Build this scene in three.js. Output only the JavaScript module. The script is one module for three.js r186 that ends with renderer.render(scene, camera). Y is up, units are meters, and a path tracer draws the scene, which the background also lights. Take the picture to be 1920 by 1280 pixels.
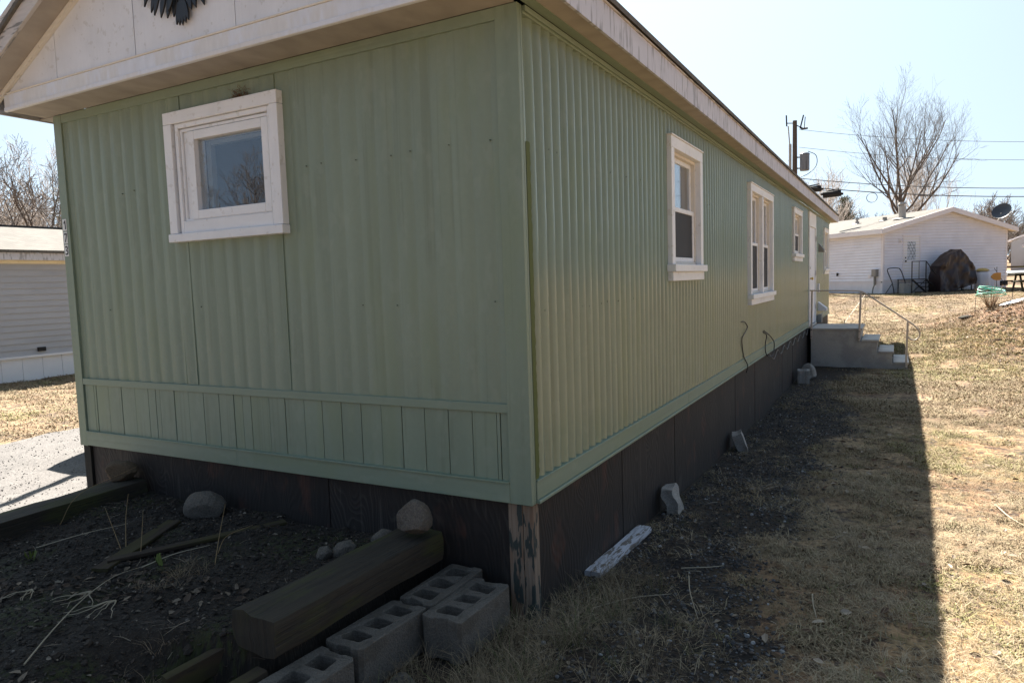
import * as THREE from 'three';
import { mergeGeometries, mergeVertices } from 'three/addons/utils/BufferGeometryUtils.js';
import { RoundedBoxGeometry } from 'three/addons/geometries/RoundedBoxGeometry.js';
import { TextGeometry } from 'three/addons/geometries/TextGeometry.js';
import { FontLoader } from 'three/addons/loaders/FontLoader.js';

// ------------------------------------------------------------------ camera, sky, sun, exposure
const scene = new THREE.Scene();
const V = (x, y, z) => new THREE.Vector3(x, y, z);
const camera = new THREE.PerspectiveCamera(51.64, 1024 / 682, 0.05, 900);
{
  const yaw = 28.624 * Math.PI / 180, p = 4.791 * Math.PI / 180, r = -1.88 * Math.PI / 180;
  const f = V(-Math.sin(yaw) * Math.cos(p), -Math.sin(p), -Math.cos(yaw) * Math.cos(p));
  const rt = V(Math.cos(yaw), 0, -Math.sin(yaw)), u = rt.clone().cross(f);
  camera.position.set(1.528, 1.07, 2.938);
  camera.up.copy(u.clone().multiplyScalar(Math.cos(r)).addScaledVector(rt, -Math.sin(r)));
  camera.lookAt(camera.position.clone().add(f));
}
const SUN = V(-0.485, 1, -0.8).normalize();
{ // clear spring sky: blue zenith, pale horizon, aureole round the sun
  const w = 1024, h = 512, d = new Float32Array(w * h * 4);
  for (let j = 0; j < h; j++) for (let i = 0; i < w; i++) {
    const el = ((j + 0.5) / h - 0.5) * Math.PI, az = ((i + 0.5) / w - 0.5) * 2 * Math.PI;
    const y = Math.sin(el), x = Math.cos(el) * Math.cos(az), z = Math.cos(el) * Math.sin(az);
    const t = Math.pow(1 - Math.max(y, 0), 8);
    const g = Math.acos(Math.min(1, Math.max(-1, x * SUN.x + y * SUN.y + z * SUN.z)));
    const a = 0.50 * Math.exp(-2.4 * g) + 0.5 * Math.exp(-9 * g) + 0.365 * Math.exp(-1.7 * Math.max(y, 0)) * Math.pow(0.5 + 0.5 * Math.cos(g), 2.6); // forward-scattered haze, strongest low on the sun's side
    const k = (j * w + i) * 4;
    d[k] = (0.0295 + (0.065 - 0.0295) * t) + a * 0.57;
    d[k + 1] = (0.049 + (0.092 - 0.049) * t) + a * 0.665;
    d[k + 2] = (0.085 + (0.123 - 0.085) * t) + a * 0.71;
    d[k + 3] = 1;
  }
  const t = new THREE.DataTexture(d, w, h, THREE.RGBAFormat, THREE.FloatType);
  t.mapping = THREE.EquirectangularReflectionMapping; t.magFilter = t.minFilter = THREE.LinearFilter; t.needsUpdate = true;
  scene.background = t; scene.environment = t;
}
const sun = new THREE.DirectionalLight(new THREE.Color(1, 0.94, 0.85), 5.0);
sun.target.position.set(0, 0, -10); sun.position.copy(SUN).multiplyScalar(60).add(sun.target.position);
sun.castShadow = true; sun.shadow.mapSize.set(4096, 4096);
Object.assign(sun.shadow.camera, { left: -45, right: 45, top: 45, bottom: -45, near: 1, far: 160 });
scene.add(sun, sun.target);
const renderer = new THREE.WebGLRenderer({ antialias: true });
renderer.toneMapping = THREE.LinearToneMapping;
renderer.toneMappingExposure = 4.6;
renderer.shadowMap.enabled = true;

// ------------------------------------------------------------------ helpers
function rng(s) { s = (s >>> 0) || 1; return () => { s = (s + 0x6D2B79F5) >>> 0; let t = s; t = Math.imul(t ^ (t >>> 15), t | 1); t ^= t + Math.imul(t ^ (t >>> 7), t | 61); return ((t ^ (t >>> 14)) >>> 0) / 4294967296; }; }
const lerp = (a, b, t) => a + (b - a) * t, clamp = (v, a = 0, b = 1) => Math.min(b, Math.max(a, v));
const sstep = (a, b, v) => { const t = clamp((v - a) / (b - a)); return t * t * (3 - 2 * t); };
function h2(x, y, s) { let n = Math.imul(x, 374761393) + Math.imul(y, 668265263) + Math.imul(s, 2147483647 ^ 0x5bd1e995); n = Math.imul(n ^ (n >>> 13), 1274126177); return ((n ^ (n >>> 16)) >>> 0) / 4294967296; }
function vn(x, y, px, py, s) { // periodic value noise
  const xi = Math.floor(x), yi = Math.floor(y), fx = x - xi, fy = y - yi, m = (a, p) => ((a % p) + p) % p;
  const x0 = m(xi, px), x1 = m(xi + 1, px), y0 = m(yi, py), y1 = m(yi + 1, py), u = fx * fx * (3 - 2 * fx), v = fy * fy * (3 - 2 * fy);
  return lerp(lerp(h2(x0, y0, s), h2(x1, y0, s), u), lerp(h2(x0, y1, s), h2(x1, y1, s), u), v);
}
function fbm(u, v, fx, fy, o, s) { let a = 0, w = 0.5, t = 0; for (let i = 0; i < o; i++) { a += w * vn(u * fx, v * fy, fx, fy, s + i); t += w; w *= 0.55; fx *= 2; fy *= 2; } return a / t; }
const wn = (x, z, s = 1) => vn(x, z, 4096, 4096, s) - 0.5;
const enc = c => { c = clamp(c); return 255 * (c < 0.0031308 ? 12.92 * c : 1.055 * Math.pow(c, 1 / 2.4) - 0.055); };
function colTex(n, m, fn) {
  const d = new Uint8Array(n * m * 4);
  for (let j = 0; j < m; j++) for (let i = 0; i < n; i++) { const c = fn((i + 0.5) / n, (j + 0.5) / m), k = (j * n + i) * 4; d[k] = enc(c[0]); d[k + 1] = enc(c[1]); d[k + 2] = enc(c[2]); d[k + 3] = 255; }
  const t = new THREE.DataTexture(d, n, m); t.colorSpace = THREE.SRGBColorSpace; return fin(t);
}
function valTex(n, m, fn) {
  const d = new Uint8Array(n * m * 4);
  for (let j = 0; j < m; j++) for (let i = 0; i < n; i++) { const c = 255 * clamp(fn((i + 0.5) / n, (j + 0.5) / m)), k = (j * n + i) * 4; d[k] = d[k + 1] = d[k + 2] = c; d[k + 3] = 255; }
  return fin(new THREE.DataTexture(d, n, m));
}
function fin(t) { t.wrapS = t.wrapT = THREE.RepeatWrapping; t.magFilter = THREE.LinearFilter; t.minFilter = THREE.LinearMipmapLinearFilter; t.generateMipmaps = true; t.needsUpdate = true; return t; }
const mixc = (a, b, t) => [lerp(a[0], b[0], t), lerp(a[1], b[1], t), lerp(a[2], b[2], t)];
const mulc = (a, k) => [a[0] * k, a[1] * k, a[2] * k];
const rgb = (r, g, b) => new THREE.Color().setRGB(r, g, b);
function rep(t, sx, sy = sx) { t.repeat.set(1 / sx, 1 / sy); return t; }
function M(o) { const m = new THREE.MeshStandardMaterial({ roughness: 0.8, metalness: 0, ...o }); return m; }

// uv in metres from the dominant face direction; `grain` names the axis that runs along v
function muv(g, grain = 'y', off = 0) {
  if (g.index) g = g.toNonIndexed();
  const p = g.attributes.position, uv = new Float32Array(p.count * 2), a = V(0, 0, 0), b = V(0, 0, 0), c = V(0, 0, 0), n = V(0, 0, 0);
  for (let i = 0; i < p.count; i += 3) {
    a.fromBufferAttribute(p, i); b.fromBufferAttribute(p, i + 1); c.fromBufferAttribute(p, i + 2);
    n.crossVectors(b.clone().sub(a), c.clone().sub(a));
    const ax = Math.abs(n.x), ay = Math.abs(n.y), az = Math.abs(n.z);
    let ax2 = ax >= ay && ax >= az ? ['z', 'y'] : ay >= az ? ['x', 'z'] : ['x', 'y'];
    if (ax2[0] === grain) ax2 = [ax2[1], ax2[0]];
    for (let k = 0; k < 3; k++) { const q = [a, b, c][k]; uv[(i + k) * 2] = q[ax2[0]] + off * 0.371; uv[(i + k) * 2 + 1] = q[ax2[1]] + off * 0.733; }
  }
  g.setAttribute('uv', new THREE.BufferAttribute(uv, 2)); return g;
}
let bxo = 0;
function bb(x0, x1, y0, y1, z0, z1, r = 0, grain = 'y') {
  const w = x1 - x0, h = y1 - y0, d = z1 - z0;
  const g = r > 0 ? new RoundedBoxGeometry(w, h, d, 1, Math.min(r, w * 0.45, h * 0.45, d * 0.45)) : new THREE.BoxGeometry(w, h, d);
  g.translate((x0 + x1) / 2, (y0 + y1) / 2, (z0 + z1) / 2);
  return muv(g, grain, ++bxo % 17);
}
function tube(pts, r, sides = 6, seg = 0, closed = false) { const c = new THREE.CatmullRomCurve3(pts, closed, 'centripetal'); return new THREE.TubeGeometry(c, seg || pts.length * 5, r, sides, closed); }
function bar(a, b, r, sides = 8) { const d = b.clone().sub(a), g = new THREE.CylinderGeometry(r, r, d.length(), sides); g.applyQuaternion(new THREE.Quaternion().setFromUnitVectors(V(0, 1, 0), d.clone().normalize())); g.translate((a.x + b.x) / 2, (a.y + b.y) / 2, (a.z + b.z) / 2); return g; }
function beamBox(a, b, w, h, r = 0) { // box whose length runs a -> b
  const d = b.clone().sub(a), L = d.length(), g = r ? new RoundedBoxGeometry(w, L, h, 1, r) : new THREE.BoxGeometry(w, L, h); const gg = muv(g, 'y', ++bxo % 13);
  const yv = d.normalize(); let xv = V(0, 1, 0).cross(yv); if (xv.lengthSq() < 1e-6) xv = V(1, 0, 0); xv.normalize(); const zv = xv.clone().cross(yv);
  gg.applyMatrix4(new THREE.Matrix4().makeBasis(xv, yv, zv)); gg.translate((a.x + b.x) / 2, (a.y + b.y) / 2, (a.z + b.z) / 2); return gg;
}
function merge(list) { return mergeGeometries(list.map(g => { let q = g.index ? g.toNonIndexed() : g; for (const k of Object.keys(q.attributes)) if (!['position', 'normal', 'uv'].includes(k)) q.deleteAttribute(k); if (!q.attributes.uv) q = muv(q); if (!q.attributes.normal) q.computeVertexNormals(); return q; })); }
const taken = {};
function numbered(n) { if (!(n in taken)) { taken[n] = 0; return n; } taken[n]++; return n + '_' + String(taken[n]).padStart(3, '0'); }
function mesh(name, geo, mat, parent) {
  const m = new THREE.Mesh(Array.isArray(geo) ? merge(geo) : geo, mat); m.castShadow = m.receiveShadow = true;
  m.name = parent ? name : numbered(name); (parent || scene).add(m); return m;
}
function grp(name, parent) { const g = new THREE.Group(); g.name = parent ? name : numbered(name); (parent || scene).add(g); return g; }
function tag(o, label, category, group, kind) { if (label) o.userData.label = label; if (category) o.userData.category = category; if (group) o.userData.group = group; if (kind) o.userData.kind = kind; return o; }

// raw triangle collector for branches and blades
class Raw {
  constructor() { this.p = []; this.n = []; this.u = []; this.i = []; this.c = null; }
  frustum(a, b, ra, rb, s) {
    const d = b.clone().sub(a).normalize(); let x = Math.abs(d.y) < 0.9 ? V(0, 1, 0).cross(d) : V(1, 0, 0).cross(d); x.normalize(); const y = d.clone().cross(x), o = this.p.length / 3, L = a.distanceTo(b);
    for (let k = 0; k < s; k++) { const t = k / s * 6.28318, cx = Math.cos(t), cy = Math.sin(t), nx = x.x * cx + y.x * cy, ny = x.y * cx + y.y * cy, nz = x.z * cx + y.z * cy;
      this.p.push(a.x + nx * ra, a.y + ny * ra, a.z + nz * ra, b.x + nx * rb, b.y + ny * rb, b.z + nz * rb); this.n.push(nx, ny, nz, nx, ny, nz); this.u.push(k / s, a.y, k / s, a.y + L); }
    for (let k = 0; k < s; k++) { const e = o + k * 2, f = o + ((k + 1) % s) * 2; this.i.push(e, f, e + 1, f, f + 1, e + 1); }
  }
  tri(a, b, c) { const o = this.p.length / 3, n = b.clone().sub(a).cross(c.clone().sub(a)).normalize(); for (const q of [a, b, c]) { this.p.push(q.x, q.y, q.z); this.n.push(n.x, n.y, n.z); this.u.push(q.x + q.z * 0.3, q.y); } this.i.push(o, o + 1, o + 2); }
  geo() { const g = new THREE.BufferGeometry(); g.setAttribute('position', new THREE.Float32BufferAttribute(this.p, 3)); g.setAttribute('normal', new THREE.Float32BufferAttribute(this.n, 3)); g.setAttribute('uv', new THREE.Float32BufferAttribute(this.u, 2)); g.setIndex(this.i); return g; }
}

// ------------------------------------------------------------------ materials
const T = {};
T.green = colTex(512, 512, (u, v) => { // chalky sage paint, streaked down the wall, olive algae film in blotches
  const s = fbm(u, v, 48, 4, 3, 3), b = fbm(u, v, 5, 3, 4, 9), f = fbm(u, v, 160, 160, 2, 14), al = sstep(0.54, 0.78, fbm(u, v, 14, 4, 4, 21));
  const dr = sstep(0.60, 0.74, fbm(u, v, 110, 2, 3, 25)) * sstep(0.42, 0.6, fbm(u, v, 9, 6, 3, 27)), ch = sstep(0.62, 0.72, fbm(u, v, 40, 26, 4, 29)); let c = mulc([0.208, 0.254, 0.186], 0.88 + 0.13 * s + 0.12 * b + 0.06 * f); c = mixc(c, [0.135, 0.155, 0.10], 0.3 * dr); c = mixc(c, [0.29, 0.33, 0.26], 0.2 * ch); return mixc(c, [0.208, 0.255, 0.145], 0.35 * al);
});
T.white = colTex(512, 512, (u, v) => { const b = fbm(u, v, 6, 6, 4, 31), s = fbm(u, v, 60, 5, 3, 33), d = sstep(0.66, 0.8, fbm(u, v, 24, 24, 4, 37)); return mixc(mulc([0.80, 0.80, 0.80], 0.88 + 0.14 * b + 0.05 * s), [0.42, 0.38, 0.30], 0.3 * d); });
T.chalk = colTex(512, 512, (u, v) => { // painted board, bluish new wash in smears over older cream paint
  const b = fbm(u, v, 4, 10, 5, 41), c = fbm(u, v, 12, 60, 3, 45); return mixc([0.70, 0.685, 0.67], [0.70, 0.715, 0.76], sstep(0.4, 0.62, b * 0.8 + c * 0.2)).map(q => q * (0.9 + 0.14 * c)); });
T.mildew = colTex(512, 512, (u, v) => { const b = fbm(u, v, 10, 6, 5, 51), s = fbm(u, v, 70, 5, 4, 55), k = sstep(0.5, 0.68, 0.55 * b + 0.45 * s); return mixc(mulc([0.55, 0.51, 0.48], 0.85 + 0.25 * s), [0.14, 0.135, 0.125], 0.85 * k); });
T.fascia = colTex(1024, 256, (u, v) => { // v runs down the board face in metres; black run marks start at the drip edge
  const s = fbm(u, v, 90, 3, 3, 61), b = fbm(u, v, 16, 6, 4, 65), k = sstep(0.52, 0.72, s * 0.75 + 0.25 * b); return mixc(mulc([0.56, 0.545, 0.585], 0.88 + 0.18 * b), [0.16, 0.15, 0.14], 0.6 * k); });
T.tan = colTex(256, 256, (u, v) => mulc([0.37, 0.325, 0.275], 0.75 + 0.5 * fbm(u, v, 5, 9, 5, 71)));
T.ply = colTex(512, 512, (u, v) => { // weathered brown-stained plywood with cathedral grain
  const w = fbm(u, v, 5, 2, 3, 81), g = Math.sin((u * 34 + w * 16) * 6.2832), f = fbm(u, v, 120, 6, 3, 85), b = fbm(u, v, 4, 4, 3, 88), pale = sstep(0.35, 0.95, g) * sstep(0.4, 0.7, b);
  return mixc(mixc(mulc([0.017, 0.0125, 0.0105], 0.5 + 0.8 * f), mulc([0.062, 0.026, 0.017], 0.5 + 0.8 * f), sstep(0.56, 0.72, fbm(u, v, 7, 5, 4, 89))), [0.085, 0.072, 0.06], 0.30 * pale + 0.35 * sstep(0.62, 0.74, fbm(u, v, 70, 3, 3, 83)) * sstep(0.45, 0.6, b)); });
T.plyB = valTex(512, 512, (u, v) => { const w = fbm(u, v, 5, 2, 3, 81); return 0.5 + 0.3 * Math.sin((u * 34 + w * 16) * 6.2832) + 0.3 * (fbm(u, v, 120, 6, 3, 85) - 0.5); });
T.wood = colTex(256, 512, (u, v) => { const f = fbm(u, v, 40, 4, 4, 91), b = fbm(u, v, 6, 3, 4, 95), p = sstep(0.57, 0.61, fbm(u, v, 9, 5, 4, 97)); let c = mixc([0.125, 0.082, 0.054], [0.29, 0.225, 0.165], f); c = mixc(c, [0.19, 0.095, 0.05], 0.5 * sstep(0.5, 0.7, b)); return mixc(c, [0.030, 0.042, 0.038], 0.95 * p); });
T.woodB = valTex(256, 512, (u, v) => fbm(u, v, 40, 4, 4, 91) * 0.7 + 0.3 * sstep(0.57, 0.61, fbm(u, v, 9, 5, 4, 97)));
T.timber = colTex(512, 512, (u, v) => { const f = fbm(u, v, 60, 4, 4, 101), m = sstep(0.46, 0.66, fbm(u, v, 6, 4, 5, 105)), ck = sstep(0.66, 0.74, fbm(u, v, 30, 2, 3, 108)); const g2 = fbm(u, v, 40, 40, 4, 109); let c = mixc([0.019, 0.014, 0.009], [0.056, 0.043, 0.027], 0.55 * f + 0.45 * g2); c = mixc(c, [0.052, 0.053, 0.011], 0.7 * m); return mixc(c, [0.015, 0.012, 0.01], 0.55 * ck * sstep(0.4, 0.6, g2)); });
T.timberB = valTex(512, 512, (u, v) => fbm(u, v, 60, 4, 4, 101) - 0.6 * sstep(0.66, 0.74, fbm(u, v, 30, 2, 3, 108)) + 0.2);
T.peel = colTex(256, 512, (u, v) => { const p = sstep(0.60, 0.64, fbm(u, v, 14, 7, 5, 111)), f = fbm(u, v, 50, 6, 3, 115), st = sstep(0.5, 0.66, fbm(u, v, 30, 4, 4, 117)); return mixc(mixc(mulc([0.50, 0.50, 0.53], 0.8 + 0.3 * f), [0.17, 0.15, 0.135], 0.6 * st), mulc([0.17, 0.14, 0.115], 0.6 + 0.7 * f), p); });
T.conc = colTex(512, 512, (u, v) => { const f = fbm(u, v, 128, 128, 2, 121), b = fbm(u, v, 6, 6, 5, 125), s = h2(u * 512 | 0, v * 512 | 0, 5) > 0.985 ? 1.5 : 1; return mixc(mulc([0.140, 0.120, 0.097], (0.5 + 0.65 * f) * s), [0.07, 0.058, 0.042], 0.6 * sstep(0.5, 0.7, b)); });
T.concB = valTex(512, 512, (u, v) => 0.6 * fbm(u, v, 128, 128, 2, 121) + 0.4 * fbm(u, v, 40, 40, 3, 128));
T.stoop = colTex(512, 512, (u, v) => { const b = fbm(u, v, 5, 5, 5, 131), f = fbm(u, v, 110, 110, 2, 135); return mulc(mixc([0.42, 0.385, 0.34], [0.33, 0.30, 0.27], sstep(0.4, 0.65, b)), 0.88 + 0.2 * f); });
T.rock = colTex(512, 512, (u, v) => { const f = fbm(u, v, 90, 90, 2, 141), b = fbm(u, v, 6, 6, 4, 145), s = h2(u * 512 | 0, v * 512 | 0, 8); return mulc([0.135, 0.115, 0.092], 0.3 + 0.75 * f + 0.35 * b + (s > 0.94 ? 0.35 : s < 0.06 ? -0.25 : 0)); });
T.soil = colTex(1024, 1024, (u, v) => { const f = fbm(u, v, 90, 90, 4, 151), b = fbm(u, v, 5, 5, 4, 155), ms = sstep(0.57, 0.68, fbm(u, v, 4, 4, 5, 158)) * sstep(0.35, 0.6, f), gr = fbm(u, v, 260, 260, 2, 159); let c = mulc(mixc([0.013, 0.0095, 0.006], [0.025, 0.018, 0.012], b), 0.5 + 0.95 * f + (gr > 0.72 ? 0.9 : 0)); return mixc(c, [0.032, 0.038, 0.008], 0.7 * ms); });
T.soilB = valTex(1024, 1024, (u, v) => 0.7 * fbm(u, v, 90, 90, 4, 151) + 0.3 * fbm(u, v, 260, 260, 2, 159));
T.thatch = colTex(1024, 1024, (u, v) => { // matted dead lawn: pale straw fibres, rusty thatch, bare dark crumbs
  const a = fbm(u, v, 150, 50, 3, 161), b = fbm(u, v, 50, 150, 3, 163), f = Math.max(a, b), n = fbm(u, v, 9, 9, 5, 165), r = sstep(0.58, 0.75, fbm(u, v, 5, 5, 5, 168)), dk = sstep(0.57, 0.68, fbm(u, v, 34, 34, 4, 171));
  let c = mixc([0.118, 0.082, 0.046], [0.305, 0.228, 0.136], sstep(0.38, 0.72, f)); c = mixc(c, [0.235, 0.198, 0.112], 0.5 * sstep(0.5, 0.7, n)); c = mixc(c, [0.165, 0.094, 0.055], 0.6 * r); return mixc(c, [0.05, 0.034, 0.024], 0.9 * dk); });
T.thatchB = valTex(1024, 1024, (u, v) => Math.max(fbm(u, v, 150, 50, 3, 161), fbm(u, v, 50, 150, 3, 163)) * 0.6 + 0.4 * fbm(u, v, 22, 22, 4, 171));
T.drive = colTex(512, 512, (u, v) => { const f = fbm(u, v, 128, 128, 2, 181), b = fbm(u, v, 7, 7, 4, 185); return mulc([0.125, 0.115, 0.107], 0.35 + 0.85 * f + 0.4 * b); });
T.driveB = valTex(512, 512, (u, v) => fbm(u, v, 128, 128, 3, 181));
T.shingle = colTex(512, 512, (u, v) => { const row = Math.floor(v * 14), tab = h2(Math.floor(u * 10 + row * 0.5), row, 3); const f = fbm(u, v, 128, 128, 2, 191), e = (v * 14) % 1 < 0.1 ? 0.75 : 1; return mulc([0.115, 0.104, 0.09], (0.7 + 0.25 * tab + 0.35 * f) * e); });
T.bark = colTex(256, 512, (u, v) => mulc([0.135, 0.108, 0.088], 0.45 + 1.0 * fbm(u, v, 24, 10, 4, 201)));
T.vinyl = colTex(256, 256, (u, v) => mulc([0.60, 0.575, 0.58], 0.90 + 0.18 * fbm(u, v, 5, 5, 5, 211)));
T.tarp = colTex(256, 256, (u, v) => mulc([0.022, 0.011, 0.0105], 0.5 + 1.0 * fbm(u, v, 7, 7, 5, 221)));
for (const k in T) rep(T[k], 1);
rep(T.fascia, 2.6, 0.5); rep(T.green, 2.2, 3.1); rep(T.white, 0.8); rep(T.chalk, 0.9, 1.7); rep(T.mildew, 0.7); rep(T.ply, 1.22, 1.5); rep(T.plyB, 1.22, 1.5); rep(T.wood, 0.35, 0.8); rep(T.woodB, 0.35, 0.8);
rep(T.timber, 0.5, 1.4); rep(T.timberB, 0.5, 1.4); rep(T.peel, 0.3, 0.6); rep(T.conc, 0.55); rep(T.concB, 0.55); rep(T.stoop, 1.3); rep(T.rock, 0.45); rep(T.soil, 1.7); rep(T.soilB, 1.7); rep(T.thatch, 2.3); rep(T.thatchB, 2.3); rep(T.drive, 1.4); rep(T.driveB, 1.4); rep(T.shingle, 2.1); rep(T.bark, 0.6, 1.6); rep(T.vinyl, 1.9);

const mt = {
  green: M({ map: T.green, roughness: 0.45 }),
  greenGloss: M({ map: T.green, roughness: 0.14 }),
  greenTrim: M({ map: T.green, roughness: 0.48, color: rgb(0.98, 1.0, 1.0) }),
  olive: M({ color: rgb(0.085, 0.105, 0.022), roughness: 0.75 }),
  white: M({ map: T.white, roughness: 0.5 }),
  chalk: M({ map: T.chalk, roughness: 0.6 }),
  cream: M({ map: T.white, color: rgb(0.92, 0.84, 0.72), roughness: 0.6 }),
  mildew: M({ map: T.mildew, roughness: 0.85 }),
  fascia: M({ map: T.fascia, roughness: 0.6 }),
  tan: M({ map: T.tan, roughness: 0.8 }),
  ply: M({ map: T.ply, bumpMap: T.plyB, bumpScale: 0.002, roughness: 0.7 }),
  wood: M({ map: T.wood, bumpMap: T.woodB, bumpScale: 0.004, roughness: 0.85 }),
  timber: M({ map: T.timber, bumpMap: T.timberB, bumpScale: 0.0025, roughness: 0.9 }),
  greywood: M({ map: T.timber, color: rgb(2.0, 2.0, 2.0), bumpMap: T.timberB, bumpScale: 0.0025, roughness: 0.9 }),
  darkBoard: M({ map: T.timber, color: rgb(0.95, 0.8, 0.75), roughness: 0.95 }),
  peel: M({ map: T.peel, roughness: 0.8 }),
  conc: M({ map: T.conc, bumpMap: T.concB, bumpScale: 0.004, roughness: 0.95 }),
  pale: M({ map: T.conc, color: rgb(2.7, 2.85, 3.1), bumpMap: T.concB, bumpScale: 0.004, roughness: 0.95 }),
  stoop: M({ map: T.stoop, roughness: 0.85 }),
  rock: M({ map: T.rock, bumpMap: T.concB, bumpScale: 0.006, roughness: 0.95 }),
  rockWarm: M({ map: T.rock, bumpMap: T.concB, bumpScale: 0.006, color: rgb(0.75, 0.6, 0.42), roughness: 0.95 }),
  soil: M({ map: T.soil, bumpMap: T.soilB, bumpScale: 0.02, roughness: 1 }),
  drive: M({ map: T.drive, bumpMap: T.driveB, bumpScale: 0.008, roughness: 0.95 }),
  ground: M({ map: T.thatch, bumpMap: T.thatchB, bumpScale: 0.02, roughness: 1, vertexColors: true }),
  shingle: M({ map: T.shingle, roughness: 0.95 }),
  bark: M({ map: T.bark, roughness: 0.95 }),
  twig: M({ color: rgb(0.105, 0.085, 0.072), roughness: 0.95 }),
  twigPale: M({ color: rgb(0.50, 0.45, 0.41), roughness: 0.9 }),
  vinyl: M({ map: T.vinyl, color: rgb(1.28, 1.36, 1.46), roughness: 0.45 }),
  vinylGrey: M({ map: T.vinyl, color: rgb(0.60, 0.63, 0.67), roughness: 0.5 }),
  vinylWhite: M({ map: T.vinyl, color: rgb(1.25, 1.27, 1.3), roughness: 0.5 }),
  galv: M({ color: rgb(0.42, 0.39, 0.35), roughness: 0.5, metalness: 0.35 }),
  railPaint: M({ map: T.white, color: rgb(0.62, 0.52, 0.44), roughness: 0.5 }),
  dark: M({ color: rgb(0.012, 0.011, 0.011), roughness: 0.8 }),
  black: M({ color: rgb(0.011, 0.011, 0.012), roughness: 0.45 }),
  blackMetal: M({ color: rgb(0.025, 0.024, 0.024), roughness: 0.5, metalness: 0.3 }),
  interior: M({ color: rgb(0.05, 0.045, 0.04), roughness: 0.9 }),
  roomDark: M({ color: rgb(0.022, 0.022, 0.025), roughness: 0.9 }),  // darkness of the unlit rooms, put into a sheet colour
  glass: new THREE.MeshPhysicalMaterial({ color: rgb(0.9, 0.93, 0.95), roughness: 0.01, transmission: 1, thickness: 0, ior: 1.9, specularColor: rgb(0.42, 0.72, 1) }),
  screen: M({ color: rgb(0.022, 0.022, 0.024), roughness: 0.7 }),
  rubber: M({ color: rgb(0.02, 0.02, 0.02), roughness: 0.6 }),
  wire: M({ color: rgb(0.03, 0.03, 0.032), roughness: 0.6 }),
  screw: M({ color: rgb(0.11, 0.13, 0.09), roughness: 0.6, metalness: 0.4 }),
  brass: M({ color: rgb(0.6, 0.42, 0.14), roughness: 0.3, metalness: 0.9 }),
  plate: M({ color: rgb(0.72, 0.72, 0.70), roughness: 0.5 }),
  stem: M({ color: rgb(0.24, 0.16, 0.075), roughness: 0.9 }),
  stemPale: M({ color: rgb(0.36, 0.30, 0.21), roughness: 0.9 }),
  sprout: M({ color: rgb(0.13, 0.16, 0.03), roughness: 0.7 }),
  tarp: M({ map: T.tarp, roughness: 0.42 }),
  snow: M({ color: rgb(0.85, 0.88, 0.92), roughness: 0.8 }),
  orange: M({ color: rgb(0.65, 0.27, 0.035), roughness: 0.5 }),
  yellow: M({ color: rgb(0.52, 0.36, 0.12), roughness: 0.7 }),
  hose: M({ color: rgb(0.06, 0.36, 0.25), roughness: 0.5 }),
  hosePale: M({ color: rgb(0.5, 0.62, 0.58), roughness: 0.5 }),
  greybox: M({ color: rgb(0.24, 0.235, 0.215), roughness: 0.6 }),
  dish: M({ color: rgb(0.045, 0.05, 0.06), roughness: 0.45 }),
  pine: M({ color: rgb(0.075, 0.085, 0.045), roughness: 0.9 }),
};

// ------------------------------------------------------------------ terrain
const zt = [[60, -0.5], [6, -0.6], [1.2, -0.57], [0, -0.56], [-1, -0.63], [-2.4, -0.68], [-4.8, -0.79], [-8, -0.81], [-12.5, -0.81], [-14.5, -0.62], [-17, -0.33], [-21, -0.27], [-27, -0.12], [-33, 0.0], [-42, 0.08], [-60, 0.2], [-90, 0.6], [-200, 3], [-400, 6]];
function prof(z) { for (let i = 0; i < zt.length - 1; i++) if (z <= zt[i][0] && z >= zt[i + 1][0]) { const t = (zt[i][0] - z) / (zt[i][0] - zt[i + 1][0]); return lerp(zt[i][1], zt[i + 1][1], t); } return z > 0 ? -0.5 : 6; }
function gh(x, z) {
  let b = 0; for (const d of [-0.6, -0.3, 0, 0.3, 0.6]) b += prof(z + d) / 5;
  b = lerp(-0.69, b, sstep(-6, -2.5, x));
  const mz = z > -17.4 ? Math.exp(-Math.pow((z + 17.4) / 4.6, 2)) : Math.exp(-Math.pow((z + 17.4) / 2.4, 2));
  b += 0.66 * sstep(2.0, 4.7, x) * mz + 0.10 * sstep(1.9, 5, x) * sstep(-14, -2, z);
  const near = Math.exp(-Math.pow((z + 4) / 14, 2));
  b += 0.035 * wn(x * 1.1, z * 1.1, 4) * (0.3 + near) + near * 0.022 * wn(x * 4.3, z * 4.3, 5) + near * 0.014 * wn(x * 11, z * 11, 6);
  return b;
}
function graded(lo, hi, a, b, step) { // fine step between a and b, growing outside
  const out = []; for (let v = a; v <= b + 1e-6; v += step) out.push(v);
  for (let v = a, s = step; v > lo;) { s *= 1.11; v -= s; out.unshift(Math.max(v, lo)); }
  for (let v = b, s = step; v < hi;) { s *= 1.11; v += s; out.push(Math.min(v, hi)); }
  return out;
}
const dirtShade = (x, z) => { const e = 1.0 + 0.7 * wn(z * 1.3, 7, 11) + 0.3 * wn(x * 4, z * 4, 12); return x > -0.3 && z < 1.0 ? 1 - sstep(e - 0.22, e + 0.18, x) : 0; };  // dirt by the wall, widened outward to paint shade into the lawn
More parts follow.
